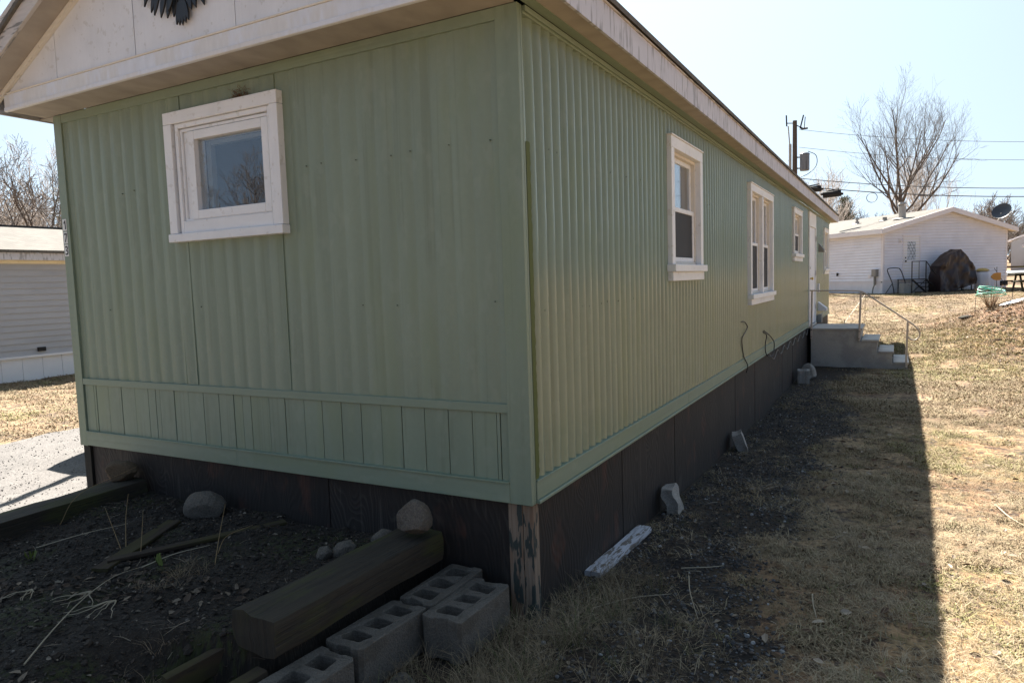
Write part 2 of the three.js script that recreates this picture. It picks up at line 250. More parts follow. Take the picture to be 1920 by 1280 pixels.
{
  const xs = graded(-420, 420, -0.9, 4.2, 0.055), zs = graded(-400, 120, -7, 2.6, 0.055), p = [], uv = [], c = [], id = [];
  for (const z of zs) for (const x of xs) {
    p.push(x, gh(x, z), z); uv.push(x, z);
    let k = [1.0, 0.90, 0.82];
    const d = dirtShade(x, z) * (z > -13 ? 1 : 0);
    const rust = sstep(0.1, 0.3, wn(x * 0.9, z * 0.9, 21)), gr = sstep(0.05, 0.3, wn(x * 0.5, z * 0.35, 23));
    k = mixc(k, [0.92, 0.66, 0.53], 0.7 * rust); k = mixc(k, [1.0, 0.93, 0.64], 0.4 * gr); const br = sstep(0.14, 0.26, wn(x * 2.3 + 9, z * 2.3, 29) + 0.4 * wn(x * 7, z * 7, 30)); k = mixc(k, [0.42, 0.33, 0.28], 0.75 * br);
    const bare = sstep(2.6, 3.8, x + 1.2 * wn(x * 0.8, z * 0.8, 25)) * Math.exp(-Math.pow((z + 16.6) / 3.4, 2)); // raked bank of dead leaves and earth
    k = mixc(k, [0.82, 0.60, 0.56], 0.85 * bare);
    k = mixc(k, [0.12, 0.10, 0.09], d);  // dirt colour, also darkening lawn that only lies in shade
    if (z > -0.2) { const worn = sstep(0.1, -0.35, x - 0.5 + 0.8 * wn(x * 2, z * 2, 27)) ; k = mixc(k, [0.36, 0.33, 0.3], 0.0 * worn); }
    c.push(...k);
  }
  const n = xs.length;
  for (let j = 0; j < zs.length - 1; j++) for (let i = 0; i < n - 1; i++) { const a = j * n + i; id.push(a, a + n, a + 1, a + 1, a + n, a + n + 1); }
  const g = new THREE.BufferGeometry(); g.setAttribute('position', new THREE.Float32BufferAttribute(p, 3)); g.setAttribute('uv', new THREE.Float32BufferAttribute(uv, 2)); g.setAttribute('color', new THREE.Float32BufferAttribute(c, 3)); g.setIndex(id); g.computeVertexNormals();
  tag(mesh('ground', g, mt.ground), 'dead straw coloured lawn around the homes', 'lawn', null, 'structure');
}
// driveway beside the home
{
  const p = [], uv = [], id = [], xs = [], zs = [];
  for (let x = -8.2; x <= -3.2; x += 0.25) xs.push(x); for (let z = -30; z <= 8; z += 0.25) zs.push(z);
  for (const z of zs) for (const x of xs) { const e = x <= -7.9 ? 0.35 * wn(z * 1.4, 3, 31) : 0; p.push(x + e, gh(x, z) + 0.03 - (x <= -8.1 ? 0.06 : 0), z); uv.push(x, z); }
  const n = xs.length; for (let j = 0; j < zs.length - 1; j++) for (let i = 0; i < n - 1; i++) { const a = j * n + i; id.push(a, a + n, a + 1, a + 1, a + n, a + n + 1); }
  const g = new THREE.BufferGeometry(); g.setAttribute('position', new THREE.Float32BufferAttribute(p, 3)); g.setAttribute('uv', new THREE.Float32BufferAttribute(uv, 2)); g.setIndex(id); g.computeVertexNormals();
  tag(mesh('driveway', g, mt.drive), 'pale gravel driveway beside the green mobile home', 'driveway', null, 'structure');
}
// raised bed in front of the end wall
const bedH = (x, z) => { let y = -0.285 - 0.015 * z + 0.03 * Math.exp(-Math.pow((x + 0.8) / 0.3, 2)) + 0.05 * wn(x * 2.2, z * 2.2, 41) + 0.03 * wn(x * 7, z * 7, 42) + 0.014 * wn(x * 22, z * 22, 43);
  const f = sstep(1.0, 1.35, z), edge = lerp(-0.56, -0.55, f), o = sstep(edge - lerp(0.04, 0.75, f), edge + 0.04, x) + sstep(-2.96, -3.02, x); return lerp(y, -0.72, clamp(o)); };
{
  const xs = [], zs = [], p = [], uv = [], id = []; for (let x = -3.06; x <= -0.5; x += 0.03) xs.push(x); for (let z = -0.02; z <= 2.6; z += 0.03) zs.push(z);
  for (const z of zs) for (const x of xs) { p.push(x, z > 2.55 ? -0.8 : bedH(x, z), z); uv.push(x, z); }
  const n = xs.length; for (let j = 0; j < zs.length - 1; j++) for (let i = 0; i < n - 1; i++) { const a = j * n + i; id.push(a, a + n, a + 1, a + 1, a + n, a + n + 1); }
  const g = new THREE.BufferGeometry(); g.setAttribute('position', new THREE.Float32BufferAttribute(p, 3)); g.setAttribute('uv', new THREE.Float32BufferAttribute(uv, 2)); g.setIndex(id); g.computeVertexNormals();
  tag(mesh('flower_bed', g, mt.soil), 'dark mossy soil of the raised bed under the window', 'flower bed', null, 'structure');
}

// ------------------------------------------------------------------ the green mobile home
const W = 3.66, LEN = 17.08;
const home = grp('mobile_home'); tag(home, 'long sage green mobile home clad in ribbed metal with white gable', 'mobile home');
function sheet(u0, u1, v0, v1, o) {
  const { pitch, depth, pow = 1, phase = 0, holes = [], rows = 8, at, dent = 0.003, seed = 1, flat = 0 } = o;
  let us = [], vs = []; const st = pitch / 18;
  for (let u = Math.ceil((u0 + 1e-6) / st) * st; u < u1 - 1e-6; u += st) us.push(u);
  us.push(u0, u1); for (let i = 0; i <= rows; i++) vs.push(lerp(v0, v1, i / rows));
  for (const h of holes) { for (const q of [h[0], h[1]]) if (q > u0 && q < u1) us.push(q); for (const q of [h[2], h[3]]) if (q > v0 && q < v1) vs.push(q); }
  const uq = a => [...new Set(a.map(q => +q.toFixed(5)))].sort((a, b) => a - b); us = uq(us); vs = uq(vs);
  const p = [], uv = [], id = [];
  for (const v of vs) for (const u of us) {
    let t = (u + phase) / pitch; t -= Math.floor(t);
    let d = depth * Math.pow(0.5 - 0.5 * Math.cos(t * 6.28318), pow) + dent * wn(u * 1.7 + 50, v * 0.9 + 50, seed) + dent * 0.5 * wn(u * 5 + 50, v * 2.3 + 50, seed + 3);
    p.push(...at(u, v, d)); uv.push(u + 7, v);
  }
  const n = us.length;
  for (let j = 0; j < vs.length - 1; j++) for (let i = 0; i < n - 1; i++) {
    const cu = (us[i] + us[i + 1]) / 2, cv = (vs[j] + vs[j + 1]) / 2; if (holes.some(h => cu > h[0] && cu < h[1] && cv > h[2] && cv < h[3])) continue;
    const a = j * n + i; id.push(a, a + 1, a + n + 1, a, a + n + 1, a + n);
  }
  const g = new THREE.BufferGeometry(); g.setAttribute('position', new THREE.Float32BufferAttribute(p, 3)); g.setAttribute('uv', new THREE.Float32BufferAttribute(uv, 2)); g.setIndex(id); g.computeVertexNormals(); return g;
}
// inner shell so that the home is closed behind cladding and glass
mesh('inner_shell', bb(-W + 0.13, -0.13, 0.0, 2.34, -LEN + 0.1, -0.13), mt.interior, home);
{ // end wall
  const g = grp('end_siding', home), win = [-2.40, -1.53, 1.44, 2.12];
  const at = (k) => (u, v, d) => [u, v, d - 0.008 + k];
  const S = [[-3.6, -2.452, 0], [-2.456, -2.345, 0.0035], [-2.349, -1.535, 0.0005], [-1.541, -0.10, 0.003]];
  S.forEach(([a, b, k], i) => mesh('siding_sheet', sheet(a, b, 0.46, 2.30, { pitch: 0.117, depth: i === 0 ? 0.011 : 0.0085, pow: 0.5, phase: 0.03, holes: [win], rows: 12, at: at(k), dent: 0.008, seed: 70 }), mt.green, g));
  // seam laps: the folded metal edge where sheets meet
  for (const x of [-2.452, -2.349, -1.538]) for (const [y0, y1] of x < -2.4 ? [[0.49, 2.27]] : [[0.49, 1.385], [2.172, 2.27]]) mesh('seam_lap', bb(x - 0.003, x + 0.003, y0, y1, -0.004, 0.0045), mt.greenTrim, g);
  const lp = grp('lower_panelling', home);
  mesh('backing_board', bb(-3.6, -0.1, 0.05, 0.47, -0.03, -0.012), mt.olive, lp);
  const bt = [-3.575, -3.47, -3.444, -3.301, -3.154, -3.005, -2.861, -2.784, -2.738, -2.592, -2.452, -2.307, -2.164, -2.032, -1.956, -1.882, -1.727, -1.597, -1.446, -1.308, -1.167, -1.027, -0.887, -0.75, -0.604, -0.457, -0.314, -0.174, -0.153, -0.106];
  const r = rng(5);
  for (let i = 0; i < bt.length - 1; i++) { const k = (r() - 0.5) * 0.004; const q = bb(bt[i] + 0.0018, bt[i + 1] - 0.0018, 0.085, 0.455, -0.016, 0.003 + k, 0.002); q.rotateY(0); mesh('panel_plank', q, mt.greenTrim, lp); }
  mesh('mid_rail', bb(-3.58, -0.105, 0.442, 0.487, -0.012, 0.0135, 0.003, 'x'), mt.greenTrim, home);
  for (const [a, b, k] of [[-3.58, -2.02, 0], [-2.018, -0.105, 0.002]]) { mesh('base_trim', [bb(a, b, 0.002, 0.098, -0.012, 0.017 + k, 0.003, 'x'), bb(a, b, 0.098, 0.108, -0.012, 0.024 + k, 0.003, 'x')], mt.greenTrim, home); }
  mesh('frieze_board', bb(-3.58, -0.105, 2.272, 2.329, -0.012, 0.014, 0.003, 'x'), mt.greenTrim, home);
  mesh('corner_trim', [bb(-0.106, 0.014, 0.0, 2.329, -0.012, 0.016, 0.003), bb(0.0, 0.0142, 0.0, 2.329, -0.028, -0.0125, 0.002)], mt.greenTrim, home);
  mesh('corner_trim', [bb(-W - 0.008, -3.579, -0.004, 2.329, -0.012, 0.016, 0.003), bb(-W - 0.0085, -W + 0.004, -0.004, 2.329, -0.1, -0.0125, 0.002)], mt.greenTrim, home);
  tag(mesh('sealant_strip', (() => { const R = new Raw(), q = rng(9); let pw = 0.03; for (let y = 0.12; y < 1.72; y += 0.02) { const w = 0.034 + 0.010 * q(); R.tri(V(0.0165, y, -0.0285), V(0.0165, y, -0.0285 - pw), V(0.0165, y + 0.02, -0.0285 - w)); R.tri(V(0.0165, y, -0.0285), V(0.0165, y + 0.02, -0.0285 - w), V(0.0165, y + 0.02, -0.0285)); pw = w; } return R.geo(); })(), mt.olive, home), 'strip of bright olive paint left beside the corner');
  const sc = [], q = rng(15); // screw heads
  for (let x = -3.55; x < -0.15; x += 0.117) for (const y of [0.98, 1.74]) { if (x > -2.5 && x < -1.45 && y > 1.3) continue; if (q() < 0.72) continue; const c = new THREE.CylinderGeometry(0.0036, 0.0036, 0.006, 6); c.rotateX(Math.PI / 2); c.translate(x + 0.01 * (q() - 0.5), y + 0.02 * (q() - 0.5), 0.004); sc.push(c); }
  tag(mesh('screw_heads', sc, mt.screw, home), null, null, null, 'stuff');
}
const sideHoles = [[2.43, 3.23, 1.15, 2.05], [5.73, 7.29, 0.83, 2.05], [9.73, 10.71, 1.37, 2.08], [12.2, 13.4, 0.0, 2.25], [15.43, 16.37, 1.12, 2.03]];
{ // long side
  const g = grp('side_siding', home); let i = 0;
  for (let u = 0.012; u < LEN - 0.05; u += 1.05, i++) { const k = (i % 2) * 0.0008; mesh('siding_sheet', sheet(u, Math.min(u + 1.054, LEN), 0.075, 2.316, { pitch: 0.096, depth: 0.024, pow: 0.5, phase: 0.02, holes: sideHoles, rows: 10, at: (a, v, d) => [d - 0.010 + k, v, -a], dent: 0.006, seed: 90 }), mt.greenGloss, g); }
  for (let z = -0.03; z > -LEN + 0.5; z -= 2.84) { const z1 = Math.max(z - 2.838, -LEN); for (const [a, b] of z > -12.2 && z1 < -12.2 ? [[z, -12.12], [-13.46, z1]] : z1 < -13.46 && z > -13.46 && z < -12.2 ? [[-13.46, z1]] : [[z, z1]]) if (a - b > 0.05) mesh('base_trim', [bb(-0.014, 0.022, 0.018, 0.106, b, a, 0.004, 'z'), bb(-0.012, 0.034, 0.0, 0.0175, b, a, 0.004, 'z'), bb(-0.014, 0.026, 0.1065, 0.116, b, a, 0.003, 'z')], mt.greenTrim, home); }
  mesh('frieze_board', [bb(-0.012, 0.02, 2.29, 2.326, -LEN, -0.029, 0.004, 'z'), bb(0.0205, 0.034, 2.30, 2.326, -LEN, -0.029, 0.004, 'z')], mt.greenTrim, home);
  const sc = [], q = rng(16);
  for (let u = 0.09; u < 16.9; u += 0.096) for (const y of [0.93, 1.72]) { if (sideHoles.some(h => u > h[0] - 0.12 && u < h[1] + 0.12 && y > h[2] - 0.15 && y < h[3] + 0.1)) continue; if (q() < 0.72) continue; const c = new THREE.CylinderGeometry(0.0036, 0.0036, 0.008, 6); c.rotateZ(Math.PI / 2); c.translate(0.006, y + 0.025 * (q() - 0.5), -u - 0.012); sc.push(c); }
  tag(mesh('screw_heads', sc, mt.screw, home), null, null, null, 'stuff');
  // hidden walls
  mesh('far_wall', bb(-W, -0.001, 0, 2.33, -LEN - 0.02, -LEN + 0.02), mt.green, home); mesh('rear_wall', bb(-W, -W + 0.03, 0, 2.33, -LEN + 0.021, -0.101), mt.green, home);
}
{ // skirting of brown plywood sheets
  const g = grp('skirting', home);
  for (const [a, b, k] of [[-3.575, -2.449, 0], [-2.445, -1.312, 0.003], [-1.308, -0.13, 0]]) mesh('plywood_panel', bb(a, b, -0.8, -0.003, -0.04, -0.018 + k, 0.002), mt.ply, g);
  let i = 0; for (let z = -0.10; z > -LEN + 0.2; z -= 1.222, i++) mesh('plywood_panel', bb(-0.045, -0.016 + (i % 3) * 0.003, -1.15, -0.002, Math.max(z - 1.219, -LEN), z, 0.002), mt.ply, g);
  mesh('corner_post', [bb(-0.128, -0.05, -0.85, -0.004, -0.06, 0.0, 0.004), bb(-0.0495, 0.006, -0.85, -0.006, -0.07, -0.004, 0.005)], mt.wood, g);
  mesh('corner_post', bb(-W, -3.58, -0.85, -0.006, -0.06, 0.0, 0.004), M({ color: rgb(0.06, 0.07, 0.055), map: T.wood, roughness: 0.8 }), g);
}
{ // eaves, gable and roof
  mesh('soffit', bb(-3.76, 0.0, 2.3295, 2.339, 0.0165, 0.249, 0, 'x'), mt.tan, home);
  mesh('soffit', [bb(0.035, 0.088, 2.327, 2.338, -LEN - 0.2, 0.249, 0, 'z')], mt.greenTrim, home);
  mesh('soffit', [bb(0.0885, 0.19, 2.3305, 2.3395, -LEN - 0.2, 0.249, 0, 'z')], mt.tan, home);
  { // long fascia with uv measured from the drip edge
    const g = new THREE.BoxGeometry(0.016, 0.152, LEN + 0.62, 1, 1, 60); g.translate(0.1985, 2.400, -LEN / 2 + 0.1); const q = g.toNonIndexed(), p = q.attributes.position, uv = q.attributes.uv;
    for (let i = 0; i < p.count; i++) uv.setXY(i, p.getZ(i), 2.476 - p.getY(i)); mesh('fascia', q, mt.fascia, home);
    mesh('drip_edge', bb(0.186, 0.216, 2.4765, 2.487, -LEN - 0.21, 0.41, 0.003, 'z'), mt.mildew, home);
  }
  mesh('fascia', bb(-3.872, -3.856, 2.324, 2.476, -LEN - 0.2, 0.39, 0, 'z'), mt.fascia, home);
  mesh('soffit', bb(-3.856, -3.668, 2.3305, 2.3395, -LEN - 0.2, 0.0, 0, 'z'), mt.tan, home);
  mesh('front_fascia', [bb(-3.775, 0.187, 2.325, 2.434, 0.2495, 0.266, 0.003, 'x')], mt.chalk, home);
  mesh('front_fascia', [bb(-3.768, 0.187, 2.326, 2.352, 0.2665, 0.274, 0.003, 'x')], mt.chalk, home);
  mesh('gable_moulding', [bb(-3.74, 0.15, 2.4345, 2.446, 0.2495, 0.270, 0.004, 'x')], mt.cream, home);
  const gl = x => 2.497 + 0.48 * (Math.min(x, -3.66 - x) + 3.72); // underside of the rake along the gable
  const gs = grp('gable_wall', home), xs = [-3.74, -3.165, -2.365, -1.525, -0.70, 0.08];
  mesh('gable_backing', (() => { const s = new THREE.Shape(); s.moveTo(-3.74, 2.43); s.lineTo(0.08, 2.43); s.lineTo(0.08, gl(0.06) + 0.02); s.lineTo(-1.83, gl(-1.83) + 0.03); s.lineTo(-3.74, 2.50); const g = new THREE.ExtrudeGeometry(s, { depth: 0.01, bevelEnabled: false }); g.translate(0, 0, 0.225); return muv(g); })(), mt.dark, gs);
  const gp = M({ map: T.white, color: rgb(0.9, 0.9, 0.92), roughness: 0.55 });
  for (let i = 0; i < xs.length - 1; i++) { const a = xs[i] + 0.003, b = xs[i + 1] - 0.003, s = new THREE.Shape(); s.moveTo(a, 2.4465); s.lineTo(b, 2.4465); s.lineTo(b, gl(b)); if (a < -1.83 && b > -1.83) s.lineTo(-1.83, gl(-1.83)); s.lineTo(a, Math.max(gl(a), 2.448)); const g = new THREE.ExtrudeGeometry(s, { depth: 0.012, bevelEnabled: false }); g.translate(0, 0, 0.2365 + 0.001 * (i % 2)); mesh('gable_panel', muv(g, 'y', i), gp, gs); }
  // rake: cream moulding, tan underside, weathered grey barge board
  const rk = (name, x0, off, h, z0, z1, m, lf) => { const s = new THREE.Shape(), xr = -1.83, xe = lf ? -3.86 : 0.2; const yl = x => 2.497 + 0.48 * (lf ? x + 3.72 : -3.66 - x + 3.72) + off; s.moveTo(xe, yl(xe)); s.lineTo(xr, yl(xr)); s.lineTo(xr, yl(xr) + h); s.lineTo(xe, yl(xe) + h); s.closePath(); const g = new THREE.ExtrudeGeometry(s, { depth: z1 - z0, bevelEnabled: false }); g.translate(0, 0, z0); return mesh(name, muv(g, 'x', off * 10), m, home); };
  for (const lf of [true, false]) { rk('rake_moulding', 0, -0.036, 0.034, 0.2505, 0.272, mt.cream, lf); rk('rake_soffit', 0, 0.0, 0.012, 0.25, 0.398, mt.tan, lf); rk('barge_board', 0, -0.004, 0.20, 0.3985, 0.42, mt.mildew, lf); }
  for (const lf of [true, false]) { const s = new THREE.Shape(), xe = lf ? -3.89 : 0.23, ye = 2.468, yr = 3.60; s.moveTo(xe, ye + 0.02); s.lineTo(-1.83, yr - 0.03); s.lineTo(-1.83, yr); s.lineTo(xe, ye + 0.05); const g = new THREE.ExtrudeGeometry(s, { depth: LEN + 0.66, bevelEnabled: false }); g.translate(0, 0, -LEN - 0.22); mesh('roof_slope', muv(g, 'z'), mt.shingle, home); }
  const s = new THREE.Shape(); s.moveTo(-3.7, 2.33); s.lineTo(0.04, 2.33); s.lineTo(-1.83, 3.5); const g = new THREE.ExtrudeGeometry(s, { depth: 0.03, bevelEnabled: false }); g.translate(0, 0, -LEN - 0.03); mesh('far_gable', muv(g), mt.vinylWhite, home);
}
{ // window in the end wall
  const w = grp('window', home); w.userData.label = 'square white window in the end wall';
  const x0 = -2.454, x1 = -1.48, y0 = 1.385, y1 = 2.172, d = 0.046, cw = 0.072;
  mesh('head_casing', bb(x0, x1, y1 - cw, y1, -0.005, d, 0.004, 'x'), mt.white, w);
  mesh('side_casing', bb(x0, x0 + cw, y0 + 0.052, y1 - cw - 0.001, -0.005, d, 0.004), mt.white, w);
  mesh('side_casing', bb(x1 - cw * 0.85, x1, y0 + 0.052, y1 - cw - 0.001, -0.005, d, 0.004), mt.white, w);
  mesh('sill', bb(x0 - 0.004, x1 + 0.004, y0, y0 + 0.05, -0.005, d + 0.012, 0.004, 'x'), mt.white, w);
  const fr = (a, b, c, e, t, tb, z0, z1, n) => mesh(n, [bb(a, a + t, c, e, z0, z1, 0.003), bb(b - t, b, c, e, z0, z1, 0.003), bb(a + t + 0.0005, b - t - 0.0005, e - t, e, z0, z1, 0.003, 'x'), bb(a + t + 0.0005, b - t - 0.0005, c, c + tb, z0, z1, 0.003, 'x')], mt.white, w);
  fr(-2.368, -1.546, 1.436, 2.098, 0.028, 0.075, -0.10, 0.030, 'outer_frame');
  fr(-2.338, -1.576, 1.512, 2.066, 0.018, 0.012, -0.10, 0.016, 'window_stop');
  fr(-2.262, -1.584, 1.518, 2.044, 0.052, 0.052, -0.060, 0.022, 'sash');
  mesh('sash_stile', bb(-2.319, -2.266, 1.525, 2.047, -0.09, 0.004, 0.003), mt.white, w);
  mesh('pane', bb(-2.212, -1.634, 1.568, 1.994, -0.012, -0.008), mt.glass, w);
  mesh('inner_lining', [bb(-2.205, -2.165, 1.57, 1.99, -0.095, -0.06), bb(-2.16, -1.64, 1.965, 1.99, -0.095, -0.06)], mt.greybox, w);
  mesh('dark_room_sheet', bb(-2.3, -1.58, 1.5, 2.05, -0.125, -0.118), mt.roomDark, w);  // near-black sheet standing in for the unlit room behind the glass
  // rust-brown nest stuff above the casing
  const R = new Raw(), q = rng(23); for (let i = 0; i < 160; i++) { const x = -1.80 + 0.055 * (q() + q() - 1) * 1.6, y = 2.172 + 0.002 + 0.075 * q() * q(), a = V(x, y, 0.006 + 0.02 * q()), b = a.clone().add(V(0.05 * (q() - 0.5), 0.03 * (q() - 0.3), 0.008 * (q() - 0.5))); R.frustum(a, b, 0.0012, 0.0008, 3); }
  tag(mesh('wasp_nest_remains', R.geo(), M({ color: rgb(0.16, 0.075, 0.03), roughness: 1 }), home), 'rusty brown clump of debris above the end window');
}
function sideWindow(u0, u1, y0, y1, twin, label, d = 0.05) {
  const w = grp('window', home); w.userData.label = label; const z0 = -u0, z1 = -u1, c = 0.082;
  const B = (n, a, b, lo, hi, xa, xb, m = mt.white, gr = 'y', r = 0.004) => mesh(n, bb(xa, xb, lo, hi, b, a, r, gr), m, w);
  B('head_casing', z0, z1, y1 - 0.085, y1, -0.01, d, mt.white, 'z'); B('head_cap', z0 + 0.006, z1 - 0.006, y1 + 0.0005, y1 + 0.012, -0.01, d + 0.010, mt.white, 'z');
  B('side_casing', z0, z0 - c, y0 + 0.126, y1 - 0.0855, -0.01, d); B('side_casing', z1 + c, z1, y0 + 0.126, y1 - 0.0855, -0.01, d);
  B('sill', z0 + 0.022, z1 - 0.022, y0 + 0.070, y0 + 0.125, -0.01, d + 0.03, mt.white, 'z'); B('apron', z0 + 0.004, z1 - 0.004, y0, y0 + 0.0695, -0.01, d + 0.004, mt.white, 'z');
  const bays = twin ? [[z0 - c, (z0 + z1) / 2 + 0.045], [(z0 + z1) / 2 - 0.045, z1 + c]] : [[z0 - c, z1 + c]];
  if (twin) B('mullion', (z0 + z1) / 2 + 0.0445, (z0 + z1) / 2 - 0.0445, y0 + 0.126, y1 - 0.0855, -0.01, d - 0.003);
  for (const [a0, b0] of bays) {
    const a = a0 - 0.001, b = b0 + 0.001, lo = y0 + 0.127, hi = y1 - 0.087, m = (lo + hi) / 2;
    mesh('jamb_lining', [bb(-0.11, 0.004, lo, hi, a - 0.022, a, 0.003), bb(-0.11, 0.004, lo, hi, b, b + 0.022, 0.003), bb(-0.11, 0.004, hi - 0.022, hi, b + 0.0225, a - 0.0225, 0.003, 'z'), bb(-0.11, 0.004, lo, lo + 0.022, b + 0.0225, a - 0.0225, 0.003, 'z')], mt.cream, w);
    const rail = (l, h, x0, x1) => [bb(x0, x1, l, h, a - 0.062, a - 0.023, 0.003), bb(x0, x1, l, h, b + 0.023, b + 0.062, 0.003), bb(x0, x1, h - 0.036, h, b + 0.0625, a - 0.0625, 0.003, 'z'), bb(x0, x1, l, l + 0.036, b + 0.0625, a - 0.0625, 0.003, 'z')];
    mesh('upper_sash', rail(m - 0.018, hi - 0.023, -0.052, -0.028), mt.white, w); mesh('pane', bb(-0.042, -0.038, m + 0.015, hi - 0.056, b + 0.06, a - 0.06), mt.glass, w);
    mesh('lower_sash', rail(lo + 0.023, m + 0.018, -0.0275, -0.006), mt.white, w); mesh('insect_screen', bb(-0.018, -0.014, lo + 0.056, m - 0.015, b + 0.06, a - 0.06), mt.screen, w);
    mesh('dark_room_sheet', bb(-0.125, -0.117, lo, hi, b, a), mt.roomDark, w);  // dark sheet in place of the unlit room
  }
}
sideWindow(2.345, 3.315, 1.04, 2.125, false, 'tall double hung side window nearest the corner');
sideWindow(5.645, 7.375, 0.71, 2.125, true, 'twin double hung side window with a white mullion');
sideWindow(9.64, 10.80, 1.27, 2.15, false, 'small double hung side window before the door');
sideWindow(15.34, 16.45, 1.02, 2.10, false, 'slim side window beyond the door at the far end');
{ // side door
  const d = grp('door', home); d.userData.label = 'white side door at the top of the concrete steps';
  mesh('head_panel', bb(-0.01, 0.034, 1.99, 2.272, -13.46, -12.12, 0.004), mt.white, d);
  mesh('door_jamb', bb(-0.01, 0.036, 0.005, 1.9895, -12.21, -12.12, 0.004), mt.white, d); mesh('door_jamb', bb(-0.01, 0.036, 0.005, 1.9895, -13.46, -13.37, 0.004), mt.white, d);
  mesh('door_slab', bb(-0.03, 0.012, 0.02, 1.985, -13.367, -12.213, 0.003), M({ map: T.white, color: rgb(1.05, 1.05, 1.1), roughness: 0.4 }), d);
  for (const y of [0.3, 1.0, 1.72]) mesh('hinge', bb(0.0365, 0.044, y, y + 0.1, -13.40, -13.36, 0.002), mt.galv, d);
  mesh('threshold', bb(-0.02, 0.05, -0.03, 0.0045, -13.44, -12.14, 0.003), mt.galv, d);
  const kn = new THREE.SphereGeometry(0.03, 14, 10); kn.scale(0.8, 1, 1); kn.translate(0.066, 0.95, -12.34); const rs = new THREE.CylinderGeometry(0.026, 0.026, 0.02, 14); rs.rotateZ(Math.PI / 2); rs.translate(0.021, 0.95, -12.34); mesh('door_knob', [kn, rs, bar(V(0.02, 0.95, -12.34), V(0.06, 0.95, -12.34), 0.01)], mt.brass, d);
  const db = new THREE.CylinderGeometry(0.024, 0.024, 0.022, 14); db.rotateZ(Math.PI / 2); db.translate(0.022, 1.16, -12.34); mesh('deadbolt', db, mt.galv, d);
  // vent hoods and boxes beyond the door
  const hood = (n, x, y, z, w, h, dp, m, label) => { const s = new THREE.Shape(); s.moveTo(0, 0); s.lineTo(dp, 0); s.lineTo(dp, h * 0.25); s.lineTo(0, h); s.closePath(); const g = new THREE.ExtrudeGeometry(s, { depth: w, bevelEnabled: true, bevelSize: 0.004, bevelThickness: 0.004, bevelSegments: 1 }); g.translate(x, y, z - w / 2); const o = mesh(n, muv(g), m, home); o.userData.label = label; };
  hood('vent_hood', 0.008, 1.52, -14.35, 0.30, 0.20, 0.11, mt.greybox, 'grey metal vent hood beyond the side door');
  hood('dryer_vent', 0.008, 0.22, -14.2, 0.28, 0.20, 0.18, mt.vinylWhite, 'white plastic dryer vent low beyond the side door');
  mesh('outlet_box', bb(0.004, 0.06, 0.63, 0.82, -14.02, -13.88, 0.01), mt.vinylWhite, home).userData.label = 'small white outlet box beyond the door';
  mesh('junction_box', bb(0.034, 0.13, -0.02, 0.16, -13.85, -13.62, 0.01), mt.greybox, home).userData.label = 'grey junction box low by the steps';
}
{ // house number, one plate per digit
  const font = await new FontLoader().loadAsync('fonts/droid/droid_sans_bold.typeface.json');
  ['1', '7', '3'].forEach((ch, i) => {
    const y = 1.575 - i * 0.089, g = grp('number_plate', home); g.userData.label = `white number plate reading ${ch}`;
    mesh('plate', bb(-3.6555, -3.6095, y - 0.041, y + 0.041, 0.0162, 0.0185, 0.001), mt.plate, g);
    const t = new TextGeometry(ch, { font, size: 0.062, depth: 0.0012, curveSegments: 6, bevelEnabled: false }); t.computeBoundingBox(); const b = t.boundingBox; t.scale(0.8, 1, 1); t.translate(-3.6325 - 0.8 * (b.min.x + b.max.x) / 2, y - (b.min.y + b.max.y) / 2, 0.0187); mesh('digit', t, mt.black, g);
  });
}

{ // unseen grey strip added to neutralise lawn bounce on the end wall
  const p = [], uv = [], id = [], xs = [], zs = []; for (let x = -60; x <= 60; x += 2) xs.push(x); for (let z = 6.5; z <= 12.6; z += 1) zs.push(z);
  for (const z of zs) for (const x of xs) { p.push(x, gh(x, z) + 0.03, z); uv.push(x, z); }
  const n = xs.length; for (let j = 0; j < zs.length - 1; j++) for (let i = 0; i < n - 1; i++) { const a = j * n + i; id.push(a, a + n, a + 1, a + 1, a + n, a + n + 1); }
  const g = new THREE.BufferGeometry(); g.setAttribute('position', new THREE.Float32BufferAttribute(p, 3)); g.setAttribute('uv', new THREE.Float32BufferAttribute(uv, 2)); g.setIndex(id); g.computeVertexNormals();
  tag(mesh('bounce_strip', g, M({ map: T.drive, color: rgb(0.75, 0.78, 0.8), roughness: 0.95 })), 'unseen grey paving added to neutralise bounce light on the end wall', 'bounce_strip', null, 'structure');
}

